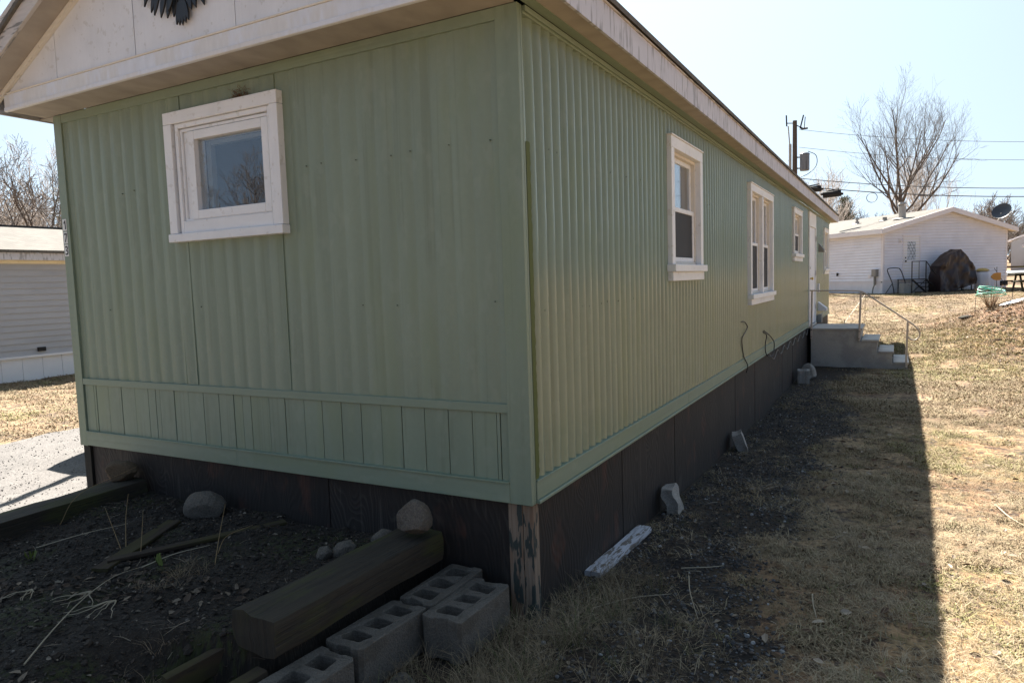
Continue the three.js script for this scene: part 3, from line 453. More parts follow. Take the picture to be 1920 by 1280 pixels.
// ------------------------------------------------------------------ things near the home
{ // black eagle ornament on the gable
  const fe = (x, y, len, wid, ang, z, t = 0.006) => { const s = new THREE.Shape(); s.moveTo(0, 0.1 * len); s.bezierCurveTo(wid * 0.9, 0, wid * 0.75, -len * 0.75, 0, -len); s.bezierCurveTo(-wid * 0.75, -len * 0.75, -wid * 0.9, 0, 0, 0.1 * len); const g = new THREE.ExtrudeGeometry(s, { depth: t, bevelEnabled: true, bevelSize: 0.002, bevelThickness: 0.002, bevelSegments: 1, curveSegments: 5 }); g.rotateZ(ang); g.translate(x, y, z); return g; };
  const L = [], q = rng(3); let k = 0; const Z = () => 0.2555 + 0.0031 * (k++ % 7);
  for (const s of [-1, 1]) for (let i = 0; i < 9; i++) { const t = i / 8; L.push(fe(-1.915 + s * (0.05 + 0.30 * t), 2.72 + 0.30 * t * t + 0.05 * t, 0.13 + 0.10 * t, 0.030, s * (0.25 + 0.25 * t), Z())); L.push(fe(-1.915 + s * (0.05 + 0.26 * t), 2.80 + 0.28 * t * t, 0.12, 0.032, s * 0.35, Z())); }
  for (let i = -2; i <= 2; i++) L.push(fe(-1.915 + 0.014 * i, 2.655, 0.125 - 0.006 * Math.abs(i), 0.022, 0.13 * i, Z()));
  for (const s of [-1, 1]) L.push(fe(-1.915 + s * 0.055, 2.70, 0.09, 0.02, s * 0.5, Z()));
  const b = new THREE.SphereGeometry(1, 16, 12); b.scale(0.06, 0.13, 0.03); b.translate(-1.915, 2.80, 0.28); L.push(b); const h = new THREE.SphereGeometry(0.036, 12, 10); h.translate(-1.93, 2.95, 0.285); L.push(h);
  tag(mesh('eagle_ornament', L, mt.black), 'black eagle ornament mounted on the white gable', 'ornament');
}
const cord = (name, pts, r, m, label) => tag(mesh(name, tube(pts.map(p => V(...p)), r, 6, pts.length * 8), m), label, 'cable');
cord('hanging_cable', [[0.012, 0.545, -5.19], [0.03, 0.54, -5.3], [0.035, 0.47, -5.45], [0.03, 0.40, -5.27], [0.024, 0.36, -5.19], [0.024, 0.25, -5.21], [0.024, 0.14, -5.3], [0.04, 0.02, -5.44], [0.02, -0.06, -5.47]], 0.006, mt.rubber, 'single black cable dangling from the siding before the twin window');
cord('hanging_cable', [[0.014, 0.32, -6.66], [0.05, 0.27, -6.74], [0.04, 0.17, -6.70], [0.045, 0.06, -6.68], [0.05, -0.04, -7.0], [0.06, -0.02, -7.25], [0.055, 0.10, -7.36], [0.05, 0.22, -7.1], [0.02, 0.33, -6.72]], 0.007, mt.rubber, 'looped black cable hanging below the twin window');
{ const pts = [[0.03, -0.02, -7.1]]; for (let z = -7.3, i = 0; z > -12.0; z -= 0.35, i++) pts.push([0.012, -0.05 - 0.09 * (i % 2), z]); pts.push([0.02, -0.02, -12.05]); cord('festooned_wire', pts, 0.0045, mt.greybox, 'grey wire festooned along the brown skirting toward the steps'); }

// cinder blocks with three cores
function block() {
  const L = 0.425, Wd = 0.196, s = new THREE.Shape(), r = 0.012; s.moveTo(-Wd / 2 + r, -L / 2); s.lineTo(-0.05, -L / 2); s.lineTo(-0.035, -L / 2 + 0.014); s.lineTo(0.035, -L / 2 + 0.014); s.lineTo(0.05, -L / 2); s.lineTo(Wd / 2 - r, -L / 2); s.lineTo(Wd / 2, -L / 2 + r); s.lineTo(Wd / 2, L / 2 - r); s.lineTo(Wd / 2 - r, L / 2); s.lineTo(0.05, L / 2); s.lineTo(0.035, L / 2 - 0.014); s.lineTo(-0.035, L / 2 - 0.014); s.lineTo(-0.05, L / 2); s.lineTo(-Wd / 2 + r, L / 2); s.lineTo(-Wd / 2, L / 2 - r); s.lineTo(-Wd / 2, -L / 2 + r); s.closePath();
  for (const c of [-0.128, 0, 0.128]) { const h = new THREE.Path(), a = 0.058, b = 0.045, q = 0.018; h.moveTo(-a + q, c - b); h.lineTo(a - q, c - b); h.quadraticCurveTo(a, c - b, a, c - b + q); h.lineTo(a, c + b - q); h.quadraticCurveTo(a, c + b, a - q, c + b); h.lineTo(-a + q, c + b); h.quadraticCurveTo(-a, c + b, -a, c + b - q); h.lineTo(-a, c - b + q); h.quadraticCurveTo(-a, c - b, -a + q, c - b); s.holes.push(h); }
  const g = new THREE.ExtrudeGeometry(s, { depth: 0.182, bevelEnabled: true, bevelSize: 0.004, bevelThickness: 0.004, bevelSegments: 2, curveSegments: 4 }); g.rotateX(-Math.PI / 2); return muv(g); // base at y = -0.004, top 0.186
}
{
  const bg = block();
  const put = (x, y, z, ry, label, tx = 0, tz = 0) => { const g = bg.clone(), p = g.attributes.position, q = rng(Math.round(1000 * (x + 5))), o = q() * 9; for (let i = 0; i < p.count; i++) { const X = p.getX(i), Y = p.getY(i), Z = p.getZ(i), a = 0.007; p.setXYZ(i, X + a * wn(X * 30 + o, Z * 30 + Y * 17, 3), Y + (Y > 0.1 ? 0.020 * wn(X * 26 + o, Z * 26, 4) : 0), Z + a * wn(X * 30 + o, Z * 30 + Y * 13, 5)); } g.computeVertexNormals(); const m = mesh('cinder_block', g, mt.conc); m.position.set(x, y, z); m.rotation.set(tx, ry, tz); tag(m, label, 'cinder block', 'cinder blocks edging the raised bed'); };
  put(-0.45, -0.578, 1.115, -0.10, 'hollow cinder block nearest the camera, cut by the picture edge', 0.02);
  put(-0.415, -0.557, 0.665, -0.045, 'hollow cinder block in the middle of the row below the timber');
  put(-0.380, -0.548, 0.225, -0.02, 'hollow cinder block between the timber and the outer block by the skirting');
  put(-0.180, -0.552, 0.315, -0.03, 'outermost hollow cinder block beside the corner post', 0, 0.01);
}
{ // timbers
  const bw = (name, a, b, w, h, m, label, seed, n = 14) => { const d = V(...b).sub(V(...a)), L = d.length(); let g = new THREE.BoxGeometry(w, h, L, 4, 4, n); const p = g.attributes.position; for (let i = 0; i < p.count; i++) { let X = p.getX(i), Y = p.getY(i), Z = p.getZ(i); const ex = Math.abs(X) > w * 0.49 && Math.abs(Y) > h * 0.49 ? 0.93 : 1; X *= ex; Y *= ex; const k = 0.014 * Math.min(1, w / 0.25); p.setXYZ(i, X + k * wn(Z * 6 + seed, Y * 30 + X * 8, seed), Y + k * wn(Z * 6 + seed, X * 30 + Y * 8, seed + 1), Z + k * wn(X * 30 + seed, Y * 30, seed + 2)); } g.computeVertexNormals(); g = muv(g, 'z', seed); const o = mesh(name, g, m); o.position.set((a[0] + b[0]) / 2, (a[1] + b[1]) / 2, (a[2] + b[2]) / 2); o.lookAt(V(...b)); return tag(o, label, 'timber'); };
  bw('landscape_timber', [-0.595, -0.245, 0.06], [-0.648, -0.255, 1.125], 0.245, 0.155, mt.timber, 'big mossy squared timber with a grey rock on its end', 7, 22);
  bw('landscape_timber', [-3.045, -0.30, 0.015], [-3.01, -0.33, 2.9], 0.235, 0.24, mt.timber, 'long dark timber edging the bed next to the driveway', 19, 24);
  bw('timber_stub', [-0.80, -0.37, 1.06], [-0.86, -0.40, 1.36], 0.05, 0.09, mt.darkBoard, 'short grey weathered timber end in front of the mossy timber', 29, 8);
  bw('timber_stub', [-0.60, -0.43, 1.13], [-0.66, -0.46, 1.52], 0.07, 0.11, mt.darkBoard, 'low mossy timber offcut between the bed and nearest cinder block', 33, 8);
  bw('loose_board', [-2.22, bedH(-2.22, 0.33) + 0.012, 0.33], [-1.97, bedH(-1.97, 0.93) + 0.012, 0.93], 0.09, 0.02, mt.darkBoard, 'short dark board lying flat across the soil of the bed', 39, 6);
  bw('loose_board', [-1.60, bedH(-1.6, 0.05) + 0.012, 0.05], [-2.02, bedH(-2.02, 0.86) + 0.012, 0.86], 0.06, 0.02, mt.darkBoard, 'long thin dark board reaching from skirting into the bed', 43, 8);
  bw('painted_board', [0.035, -0.598, -0.66], [0.05, -0.622, -1.56], 0.098, 0.042, mt.peel, 'board with peeling white paint on gravel by the skirting', 47, 12);
}
function rockGeo(sx, sy, sz, seed, flat = 0.35) { // stream-worn stone with a few broad facets
  let g = mergeVertices(new THREE.IcosahedronGeometry(1, 12).deleteAttribute('uv').deleteAttribute('normal'), 1e-4); const q = rng(seed), pl = []; for (let i = 0; i < 16; i++) { const v = V(q() - 0.5, q() - 0.5, q() - 0.5).normalize(); pl.push([v, 0.66 + 0.24 * q()]); } const p = g.attributes.position, v = V(0, 0, 0);
  for (let i = 0; i < p.count; i++) { v.fromBufferAttribute(p, i); const u = v.clone(); for (const [n, d] of pl) { const e = v.dot(n) - d; if (e > 0) v.addScaledVector(n, -e * 0.94); } const k = 1 + 0.10 * (vn(u.x * 2 + 20 + seed, u.y * 2 + u.z * 1.7 + 20, 999, 999, seed) - 0.5) + 0.045 * (vn(u.x * 7 + 40, u.y * 7 + u.z * 5 + 40, 999, 999, seed + 1) - 0.5) + 0.02 * (vn(u.x * 20 + 80, u.y * 20 + u.z * 17 + 80, 999, 999, seed + 2) - 0.5); p.setXYZ(i, v.x * k * sx, v.y * k * sy, v.z * k * sz); }
  g.computeVertexNormals(); g = muv(g, 'y', seed); return g;
}
const rock = (x, y, z, sx, sy, sz, seed, m, label, rx = 0, ry = 0, rz = 0, name = 'rock', cat = 'rock') => { const o = mesh(name, rockGeo(sx, sy, sz, seed), m); o.position.set(x, y, z); o.rotation.set(rx, ry, rz); return tag(o, label, cat); };
rock(-0.555, -0.078, 0.205, 0.098, 0.098, 0.08, 12, mt.rock, 'roundish grey rock balanced on the end of the mossy timber', 0.1, 0.5, 0.12);
rock(-2.20, -0.255, 0.13, 0.135, 0.105, 0.10, 27, mt.rock, 'large domed grey granite rock against the skirting', 0, 0.3, 0);
rock(-3.09, -0.128, 0.085, 0.135, 0.082, 0.085, 35, mt.rockWarm, 'brown flat-topped rock sitting on the timber beside the driveway', 0, 0.2, 0);
rock(-0.915, -0.26, 0.30, 0.082, 0.062, 0.07, 41, mt.rock, 'small pitted grey rock beside the mossy timber', 0, 0.4, 0);
rock(-0.985, -0.26, 0.37, 0.05, 0.045, 0.05, 44, mt.rock, 'smallest pitted stone left of the pair behind the timber', 0, 1.4, 0);
rock(-0.80, -0.235, 0.135, 0.07, 0.05, 0.055, 48, mt.rock, 'small smooth tan rock tucked behind the mossy timber', 0, 0.9, 0);
rock(-0.245, -0.56, 0.735, 0.06, 0.04, 0.045, 52, mt.rock, 'pale speckled stone in dead grass by the cinder blocks', 0, 0.5, 0);
{ // broken concrete pieces leaning on the skirting
  const chunk = (x, z, w, h, d, seed, rx, ry, rz, label) => { let g = new THREE.BoxGeometry(w, h, d, 6, 8, 6); const p = g.attributes.position; for (let i = 0; i < p.count; i++) { const X = p.getX(i), Y = p.getY(i), Z = p.getZ(i), k = 0.03; p.setXYZ(i, X + k * wn(Y * 14 + seed, Z * 14, seed), Y + k * 1.3 * wn(X * 16 + seed, Z * 16, seed + 1), Z + k * wn(X * 14 + seed, Y * 14, seed + 2)); } g.computeVertexNormals(); g = muv(g); const o = mesh('concrete_chunk', g, mt.pale); o.position.set(x, gh(x, z) + h * 0.40, z); o.rotation.set(rx, ry, rz); tag(o, label, 'concrete'); };
  chunk(0.085, -2.13, 0.085, 0.215, 0.155, 3, 0.12, 0.1, 0.22, 'broken pale concrete chunk leaning on the skirting behind the painted board');
  chunk(0.10, -4.63, 0.10, 0.21, 0.21, 8, 0.05, 0.2, 0.30, 'tilted white concrete chunk leaning on the skirting midway along');
  const g = block(), o = mesh('cinder_block', g, mt.pale); o.rotation.set(0, 0.1, 0); o.scale.set(0.95, 1.2, 0.62); o.position.set(0.15, gh(0.15, -10.0), -10.02); tag(o, 'pale concrete block standing by the skirting near the steps', 'concrete block');
  rock(0.19, gh(0.2, -10.55) + 0.12, -10.5, 0.12, 0.17, 0.12, 71, mt.pale, 'jagged white stone behind the pale concrete block', 0, 0, 0.2);
}
{ // precast concrete steps with a pipe handrail
  const s = grp('concrete_steps'); tag(s, 'precast concrete steps with a pipe handrail at the side door', 'steps');
  const y0 = -0.035, z0 = -12.2, z1 = -13.55, sh = new THREE.Shape(), tr = [[0.04, 0.975, -0.035], [0.95, 1.262, -0.255], [1.235, 1.512, -0.475], [1.49, 1.765, -0.672]];
  sh.moveTo(0.055, -1.0); sh.lineTo(1.735, -1.0); sh.lineTo(1.745, -0.712); sh.lineTo(1.475, -0.712); sh.lineTo(1.492, -0.515); sh.lineTo(1.215, -0.515); sh.lineTo(1.242, -0.295); sh.lineTo(0.93, -0.295); sh.lineTo(0.955, -0.075); sh.lineTo(0.055, -0.075); sh.closePath();
  const g = new THREE.ExtrudeGeometry(sh, { depth: z0 - z1 - 0.02, bevelEnabled: false }); g.translate(0, 0, z1 + 0.01); mesh('stair_body', muv(g), mt.stoop, s);
  tr.forEach(([a, b, y], i) => mesh('tread', bb(a + (i ? 0.012 : 0.01), b, y - 0.0395, y, z1, z0 + 0.006, 0.008), M({ map: T.stoop, color: rgb(1.02, 1.03, 1.05), roughness: 0.8 }), s));
  const h = grp('handrail', s), zr = z0 + 0.03, post = (xb, yb, xt, yt) => mesh('post', beamBox(V(xb, yb, zr), V(xt, yt, zr), 0.034, 0.034, 0.005), mt.railPaint, h);
  post(0.065, -0.24, 0.075, 0.70); post(0.915, -0.27, 0.945, 0.665); post(1.715, -0.80, 1.735, 0.095);
  for (const [x, y] of [[0.067, -0.06], [0.066, -0.2], [0.92, -0.09], [0.917, -0.23], [1.716, -0.78]]) { const b = new THREE.CylinderGeometry(0.011, 0.011, 0.01, 8); b.rotateX(Math.PI / 2); b.translate(x, y, zr + 0.022); mesh('bolt', b, mt.blackMetal, h); }
  mesh('rail', tube([[0.035, 0.714], [0.3, 0.706], [0.6, 0.698], [0.88, 0.687], [0.96, 0.672], [1.05, 0.615], [1.4, 0.36], [1.735, 0.108], [1.86, 0.005], [1.925, -0.09], [1.925, -0.185], [1.87, -0.248], [1.79, -0.24], [1.742, -0.195]].map(p => V(p[0], p[1], zr)), 0.0135, 8, 110), mt.railPaint, h);
}
{ // string line and stake behind the steps
  const s = grp('string_line'); tag(s, 'thin string strung from a stake behind the concrete steps', 'string');
  const a = V(0.05, 0.1, -17.0), b = V(0.35, gh(0.35, -17.6) + 0.03, -17.6), c = V(0.8, 0.42, -18.6), d = V(0.95, -0.05, -13.4);
  mesh('string', [bar(a, b, 0.004, 5), bar(b, c, 0.004, 5), bar(V(0.36, gh(0.35, -17.6) + 0.05, -17.6), d, 0.004, 5)], mt.galv, s);
  mesh('stake', bar(V(0.35, gh(0.35, -17.6) - 0.1, -17.6), V(0.35, gh(0.35, -17.6) + 0.12, -17.6), 0.012, 6), mt.wood, s);
  mesh('stake', bar(V(0.8, gh(0.8, -18.6) - 0.1, -18.6), V(0.8, 0.43, -18.6), 0.006, 6), mt.wood, s);
}

// ------------------------------------------------------------------ ground cover that nobody could count
function tuftGeo(n, len, wid, lay, seed, spread) {
  const R = new Raw(), q = rng(seed);
  for (let i = 0; i < n; i++) { const a = q() * 6.283, L = len * (0.5 + 0.7 * q()), w = wid * (0.6 + 0.7 * q()), l = lay * (0.5 + 0.8 * q()), dx = Math.cos(a), dz = Math.sin(a), b = V((q() - 0.5) * spread, 0, (q() - 0.5) * spread);
    const m = b.clone().add(V(dx * L * 0.4 * l, L * 0.5 * (1 - 0.45 * l), dz * L * 0.4 * l)), t = m.clone().add(V(dx * L * 0.6 * (0.4 + 0.6 * l), L * 0.5 * (1 - 1.15 * l), dz * L * 0.6 * (0.4 + 0.6 * l))); if (t.y < 0.001) t.y = 0.001 + 0.004 * q();
    const s = V(-dz * w, 0, dx * w); R.tri(b.clone().sub(s), b.clone().add(s), m.clone().add(s.clone().multiplyScalar(0.8))); R.tri(b.clone().sub(s), m.clone().add(s.clone().multiplyScalar(0.8)), m.clone().sub(s.clone().multiplyScalar(0.8))); R.tri(m.clone().sub(s.clone().multiplyScalar(0.8)), m.clone().add(s.clone().multiplyScalar(0.8)), t); }
  return R.geo();
}
const grassMat = M({ color: rgb(1, 1, 1), roughness: 0.9 }); grassMat.side = THREE.DoubleSide;
function scatter(name, geo, mat, list, label, cat) {
  const im = new THREE.InstancedMesh(geo, mat, list.length), m = new THREE.Matrix4(), qt = new THREE.Quaternion(), e = new THREE.Euler();
  list.forEach((o, i) => { e.set(o.rx || 0, o.r, o.rz || 0); qt.setFromEuler(e); m.compose(V(o.x, o.y, o.z), qt, V(o.s, o.s * (o.sy || 1), o.s)); im.setMatrixAt(i, m); im.setColorAt(i, rgb(...o.c)); });
  im.castShadow = im.receiveShadow = true; im.name = numbered(name); im.userData.kind = 'stuff'; if (label) im.userData.label = label; if (cat) im.userData.category = cat; scene.add(im); return im;
}
const straw = (q, x, z) => { const t = q(); let c = t < 0.5 ? [0.29, 0.217, 0.125] : t < 0.78 ? [0.20, 0.134, 0.074] : t < 0.92 ? [0.36, 0.285, 0.17] : [0.18, 0.165, 0.07]; if (sstep(0.05, 0.3, wn(x * 0.5, z * 0.35, 23)) > 0.4 && q() < 0.4) c = [0.27, 0.24, 0.09]; return mulc(c, 0.7 + 0.45 * q()); };
{
  const q = rng(77), A = [], B = [], C = [];
  const clear = (x, z) => (x > 0.02 && x < 1.8 && z < -12.15 && z > -13.6) || (x < 0.02 && z < 0.05);
  const stoneZone = (x, z) => x < -0.04 && z < 1.4;
  for (let i = 0; i < 76000; i++) { const z = 1.9 - 9.5 * q(), x = -0.35 + 4.6 * q(); if (clear(x, z) || stoneZone(x, z)) continue; const d = dirtShade(x, z); if (q() < d * 0.93) continue; if (wn(x * 2.6, z * 2.6, 51) + 0.25 * wn(x * 9, z * 9, 52) < -0.22 + 0.25 * (q() - 0.5)) continue; if (x > 0.75 * (3 - z) + 1.9) continue; A.push({ x, z, y: gh(x, z) - 0.006, r: q() * 6.28, s: (0.5 + 0.7 * q()) * (1 + 1.1 * sstep(0.05, 0.35, wn(x * 5, z * 5, 55))), sy: 0.5 + 0.7 * q(), c: straw(q, x, z) }); }
  const G = []; for (let i = 0; i < 15000; i++) { const z = 1.9 - 8.5 * q() * q() ** 0.3, x = 0.1 + 3.6 * q(); if (clear(x, z) || q() < dirtShade(x, z) * 0.8) continue; if (wn(x * 3.1, z * 3.1, 53) < 0.02) continue; G.push({ x, z, y: gh(x, z) + 0.002, r: q() * 6.28, s: 0.6 + 0.8 * q(), sy: 0.6 + 0.6 * q(), c: mulc([0.34, 0.265, 0.165], 0.6 + 0.7 * q()) }); }
  scatter('straw_strands', tuftGeo(7, 0.085, 0.0011, 0.95, 9, 0.06), grassMat, G, 'loose pale straw lying on the near lawn', 'grass');
  scatter('short_grass', tuftGeo(15, 0.042, 0.0013, 0.85, 5, 0.05), grassMat, A, 'short matted dead grass of the near lawn', 'grass');
  for (let i = 0; i < 34000; i++) { const z = -7.4 - 12 * q() * q() ** 0.3, x = 0.1 + 7 * q(); if (clear(x, z)) continue; if (q() < dirtShade(x, z) * 0.9 && z > -13) continue; if (wn(x * 1.6, z * 1.6, 51) < -0.3) continue; const bank = sstep(3, 4, x) * Math.exp(-Math.pow((z + 16.6) / 3.4, 2)); if (q() < 0.75 * bank) continue; B.push({ x, z, y: gh(x, z) - 0.006, r: q() * 6.28, s: 0.9 + 0.9 * q(), sy: 0.4 + 0.5 * q(), c: straw(q, x, z) }); }
  for (let i = 0; i < 30000; i++) { const z = -14 - 24 * q(), x = -6 + 16 * q(); if (x < 0 && z > -17.3) continue; B.push({ x, z, y: gh(x, z) - 0.008, r: q() * 6.28, s: 1.2 + 1.2 * q(), sy: 0.35 + 0.4 * q(), c: straw(q, x, z) }); }
  for (let i = 0; i < 12000; i++) { const x = -15.0 + 6.9 * q(), z = -13 + 14 * q(); B.push({ x, z, y: gh(x, z) - 0.006, r: q() * 6.28, s: 1.1 + 1.1 * q(), sy: 0.4 + 0.5 * q(), c: straw(q, x, z) }); }
  scatter('lawn_grass', tuftGeo(12, 0.055, 0.0028, 0.8, 6, 0.10), grassMat, B, 'short dead grass of the far lawns', 'grass');
  // long dead grass along the post, the blocks and the painted board
  const lg = (x0, x1, z0, z1, n, s0, s1) => { for (let i = 0; i < n; i++) { const x = lerp(x0, x1, q()), z = lerp(z0, z1, q()); if (x < -0.055 && z < 0.53) continue; if (x < -0.30 && z < 0.9) continue; if (x < -0.33) continue; const t = q(); C.push({ x, z, y: gh(x, z) - 0.006, r: q() * 6.28, s: lerp(s0, s1, q()), sy: 0.7 + 0.5 * q(), c: mulc(t < 0.7 ? [0.21, 0.155, 0.09] : t < 0.86 ? [0.30, 0.235, 0.145] : [0.09, 0.105, 0.03], 0.7 + 0.5 * q()) }); } };
  lg(0.03, 0.42, -0.75, 0.15, 95, 0.5, 1.05); lg(-0.05, 0.30, 0.1, 0.75, 120, 0.5, 1.0); lg(-0.3, 0.35, 0.6, 1.4, 130, 0.5, 1.0); lg(0.1, 0.9, -0.3, 0.9, 70, 0.4, 0.8);
  for (let i = 0; i < 26; i++) { const z = -0.9 - 10 * q(); C.push({ x: 0.03 + 0.08 * q(), z, y: gh(0.05, z), r: q() * 6.28, s: 0.3 + 0.4 * q(), sy: 0.8, c: [0.2, 0.17, 0.09] }); }
  for (let i = 0; i < 16; i++) { const x = -1.15 + 0.45 * q(), z = 1.2 + 0.4 * q(); C.push({ x, z, y: bedH(x, z), r: q() * 6.28, s: 0.4 + 0.3 * q(), sy: 0.7, c: [0.22, 0.16, 0.10] }); }
  for (let i = 0; i < 14; i++) { const x = -1.50 + 0.3 * (q() - 0.5), z = 0.85 + 0.3 * (q() - 0.5); C.push({ x, z, y: bedH(x, z), r: q() * 6.28, s: 0.3 + 0.3 * q(), sy: 0.6, c: [0.26, 0.19, 0.11] }); }
  for (let i = 0; i < 900; i++) { const z = 1.5 - 13 * q() * q() ** 0.4, x = 0.4 + 4.5 * q(); if (clear(x, z) || wn(x * 1.3, z * 1.3, 57) < 0.05) continue; C.push({ x, z, y: gh(x, z) - 0.004, r: q() * 6.28, s: 0.22 + 0.25 * q(), sy: 0.45 + 0.4 * q(), c: mulc(q() < 0.75 ? [0.27, 0.20, 0.12] : [0.14, 0.15, 0.05], 0.7 + 0.6 * q()) }); }
  scatter('dead_long_grass', tuftGeo(16, 0.24, 0.0014, 0.62, 8, 0.09), grassMat, C, 'long dead grass around the corner post and cinder blocks', 'grass');
  // pebbles along the wall and crumbs in the bed
  const st = new THREE.IcosahedronGeometry(1, 1).deleteAttribute('uv'); { const p = st.attributes.position, s = rng(4); const o = {}; for (let i = 0; i < p.count; i++) { const k = [p.getX(i), p.getY(i), p.getZ(i)].map(v => v.toFixed(3)).join(); o[k] ??= 0.72 + 0.5 * s(); p.setXYZ(i, p.getX(i) * o[k], p.getY(i) * o[k] * 0.65, p.getZ(i) * o[k]); } st.computeVertexNormals(); }
  const D = []; const grey = () => { const t = q(), k = 0.5 + 0.9 * q(); return t < 0.62 ? mulc([0.06, 0.055, 0.052], k) : t < 0.82 ? mulc([0.115, 0.11, 0.108], k) : t < 0.94 ? mulc([0.09, 0.066, 0.05], k) : mulc([0.28, 0.27, 0.26], k); };
  for (let i = 0; i < 20000; i++) { const z = 1.0 - 12.5 * q() * (0.35 + 0.65 * q()), x = 0.0 + 1.15 * q(); if (clear(x, z)) continue; const d = dirtShade(x, z) * (0.35 + 0.65 * sstep(-0.15, 0.15, wn(x * 3, z * 1.5, 61))) + 0.03; if (q() > d) continue; const s = 0.004 + 0.009 * q() * q(); D.push({ x, z, y: gh(x, z) + s * 0.3, r: q() * 6.28, rx: q() * 3, s, c: grey() }); }
  for (let i = 0; i < 7000; i++) { const x = -3.0 + 2.35 * q(), z = 0.0 + 1.9 * q(), s = 0.0025 + 0.006 * q() ** 3; D.push({ x, z, y: bedH(x, z) + s * 0.3, r: q() * 6.28, rx: q() * 3, s, c: q() < 0.9 ? mulc([0.026, 0.019, 0.013], 0.5 + q()) : mulc([0.13, 0.11, 0.09], 0.4 + q()) }); }
  for (let i = 0; i < 9000; i++) { const x = -8.1 + 4.4 * q(), z = -6 + 7.5 * q(), s = 0.003 + 0.006 * q() ** 2; D.push({ x, z, y: gh(x, z) + 0.031, r: q() * 6.28, rx: q() * 3, s, c: mulc([0.17, 0.156, 0.145], 0.6 + 0.7 * q()) }); }
  for (let i = 0; i < 1500; i++) { const x = -3.0 + 2.4 * q(), z = 2.2 * q(), s = 0.006 + 0.015 * q() ** 3; D.push({ x, z, y: bedH(x, z) + s * 0.1, r: q() * 6.28, rx: q() * 3, s, c: mulc([0.028, 0.02, 0.013], 0.6 + 0.8 * q()) }); }
  scatter('gravel', st, M({ color: rgb(1, 1, 1), roughness: 0.9 }), D, 'loose gravel along the skirting, bed and driveway', 'gravel');
  // dead leaves and bark flakes
  const lf = (() => { const R = new Raw(), P = [V(0, 0, -1), V(0.45, 0.18, -0.35), V(0.5, 0.22, 0.35), V(0, 0.05, 1), V(-0.5, 0.25, 0.3), V(-0.4, 0.15, -0.4)], c = V(0, 0, 0); for (let i = 0; i < 6; i++) R.tri(c, P[(i + 1) % 6], P[i]); return R.geo(); })();
  const E = [];
  for (let i = 0; i < 5200; i++) { const z = 1.6 - 11 * q() * q() ** 0.4, x = 0.02 + 3.6 * q(); if (clear(x, z)) continue; if (q() > 0.25 + 0.75 * dirtShade(x, z)) continue; E.push({ x, z, y: gh(x, z) + 0.006, r: q() * 6.28, rx: (q() - 0.5) * 0.8, rz: (q() - 0.5) * 0.8, s: 0.006 + 0.013 * q(), c: mulc(q() < 0.6 ? [0.10, 0.065, 0.042] : [0.24, 0.18, 0.12], 0.5 + 0.7 * q()) }); }
  for (let i = 0; i < 2600; i++) { const x = -3.0 + 2.35 * q(), z = 2.0 * q(); E.push({ x, z, y: bedH(x, z) + 0.004, r: q() * 6.28, rx: (q() - 0.5), rz: (q() - 0.5), s: 0.005 + 0.012 * q(), c: mulc(q() < 0.85 ? [0.04, 0.028, 0.02] : [0.16, 0.13, 0.095], 0.5 + 0.8 * q()) }); }
  for (let i = 0; i < 5000; i++) { const x = 2.4 + 5 * q(), z = -11 - 8 * q(); const bank = sstep(2.6, 3.8, x) * Math.exp(-Math.pow((z + 16.6) / 3.4, 2)); if (q() > bank + 0.05) continue; E.push({ x, z, y: gh(x, z) + 0.012, r: q() * 6.28, rx: (q() - 0.5), rz: (q() - 0.5), s: 0.02 + 0.03 * q(), c: mulc(q() < 0.5 ? [0.20, 0.125, 0.09] : [0.36, 0.27, 0.2], 0.5 + 0.8 * q()) }); }
  for (let i = 0; i < 1500; i++) { const x = -3.0 + 2.35 * q(), z = 0.8 + 1.5 * q(); if (wn(x * 2.2, z * 2.2, 63) < 0.02) continue; E.push({ x, z, y: bedH(x, z) + 0.008, r: q() * 6.28, rx: (q() - 0.5) * 1.4, rz: (q() - 0.5) * 1.4, s: 0.012 + 0.018 * q(), c: mulc(q() < 0.7 ? [0.075, 0.05, 0.033] : [0.17, 0.13, 0.09], 0.5 + 0.8 * q()) }); }
  for (let i = 0; i < 900; i++) { const z = 1.5 - 14 * q() * q() ** 0.4, x = 1.0 + 4 * q(); if (clear(x, z)) continue; E.push({ x, z, y: gh(x, z) + 0.02, r: q() * 6.28, rx: (q() - 0.5), rz: (q() - 0.5), s: 0.014 + 0.018 * q(), c: mulc(q() < 0.6 ? [0.15, 0.085, 0.05] : [0.33, 0.26, 0.19], 0.5 + 0.7 * q()) }); }
  scatter('leaf_litter', lf, grassMat, E, 'scattered dead leaves and bark flakes', 'leaves');
  const tw = (() => { const R = new Raw(); R.frustum(V(-0.5, 0, 0), V(-0.1, 0.03, 0.03), 0.016, 0.013, 4); R.frustum(V(-0.1, 0.03, 0.03), V(0.5, 0.0, -0.04), 0.013, 0.006, 4); R.frustum(V(0.0, 0.03, 0.02), V(0.25, 0.06, 0.18), 0.009, 0.004, 3); return R.geo(); })(), F = [];
  for (let i = 0; i < 420; i++) { const x = -2.95 + 2.3 * q(), z = 2.0 * q(); F.push({ x, z, y: bedH(x, z) + 0.006, r: q() * 6.28, s: 0.04 + 0.12 * q() * q(), c: q() < 0.75 ? [0.06, 0.044, 0.032] : mulc([0.26, 0.21, 0.15], 0.6 + 0.6 * q()) }); }
  for (let i = 0; i < 620; i++) { const z = 1.2 - 10 * q(), x = 0.1 + 3.4 * q(); if (clear(x, z)) continue; F.push({ x, z, y: gh(x, z) + 0.012, r: q() * 6.28, s: 0.04 + 0.14 * q() * q(), c: q() < 0.6 ? [0.16, 0.12, 0.085] : [0.40, 0.34, 0.26] }); }
  scatter('twig_litter', tw, grassMat, F, 'small twigs strewn over bed and lawn', 'twigs');
}
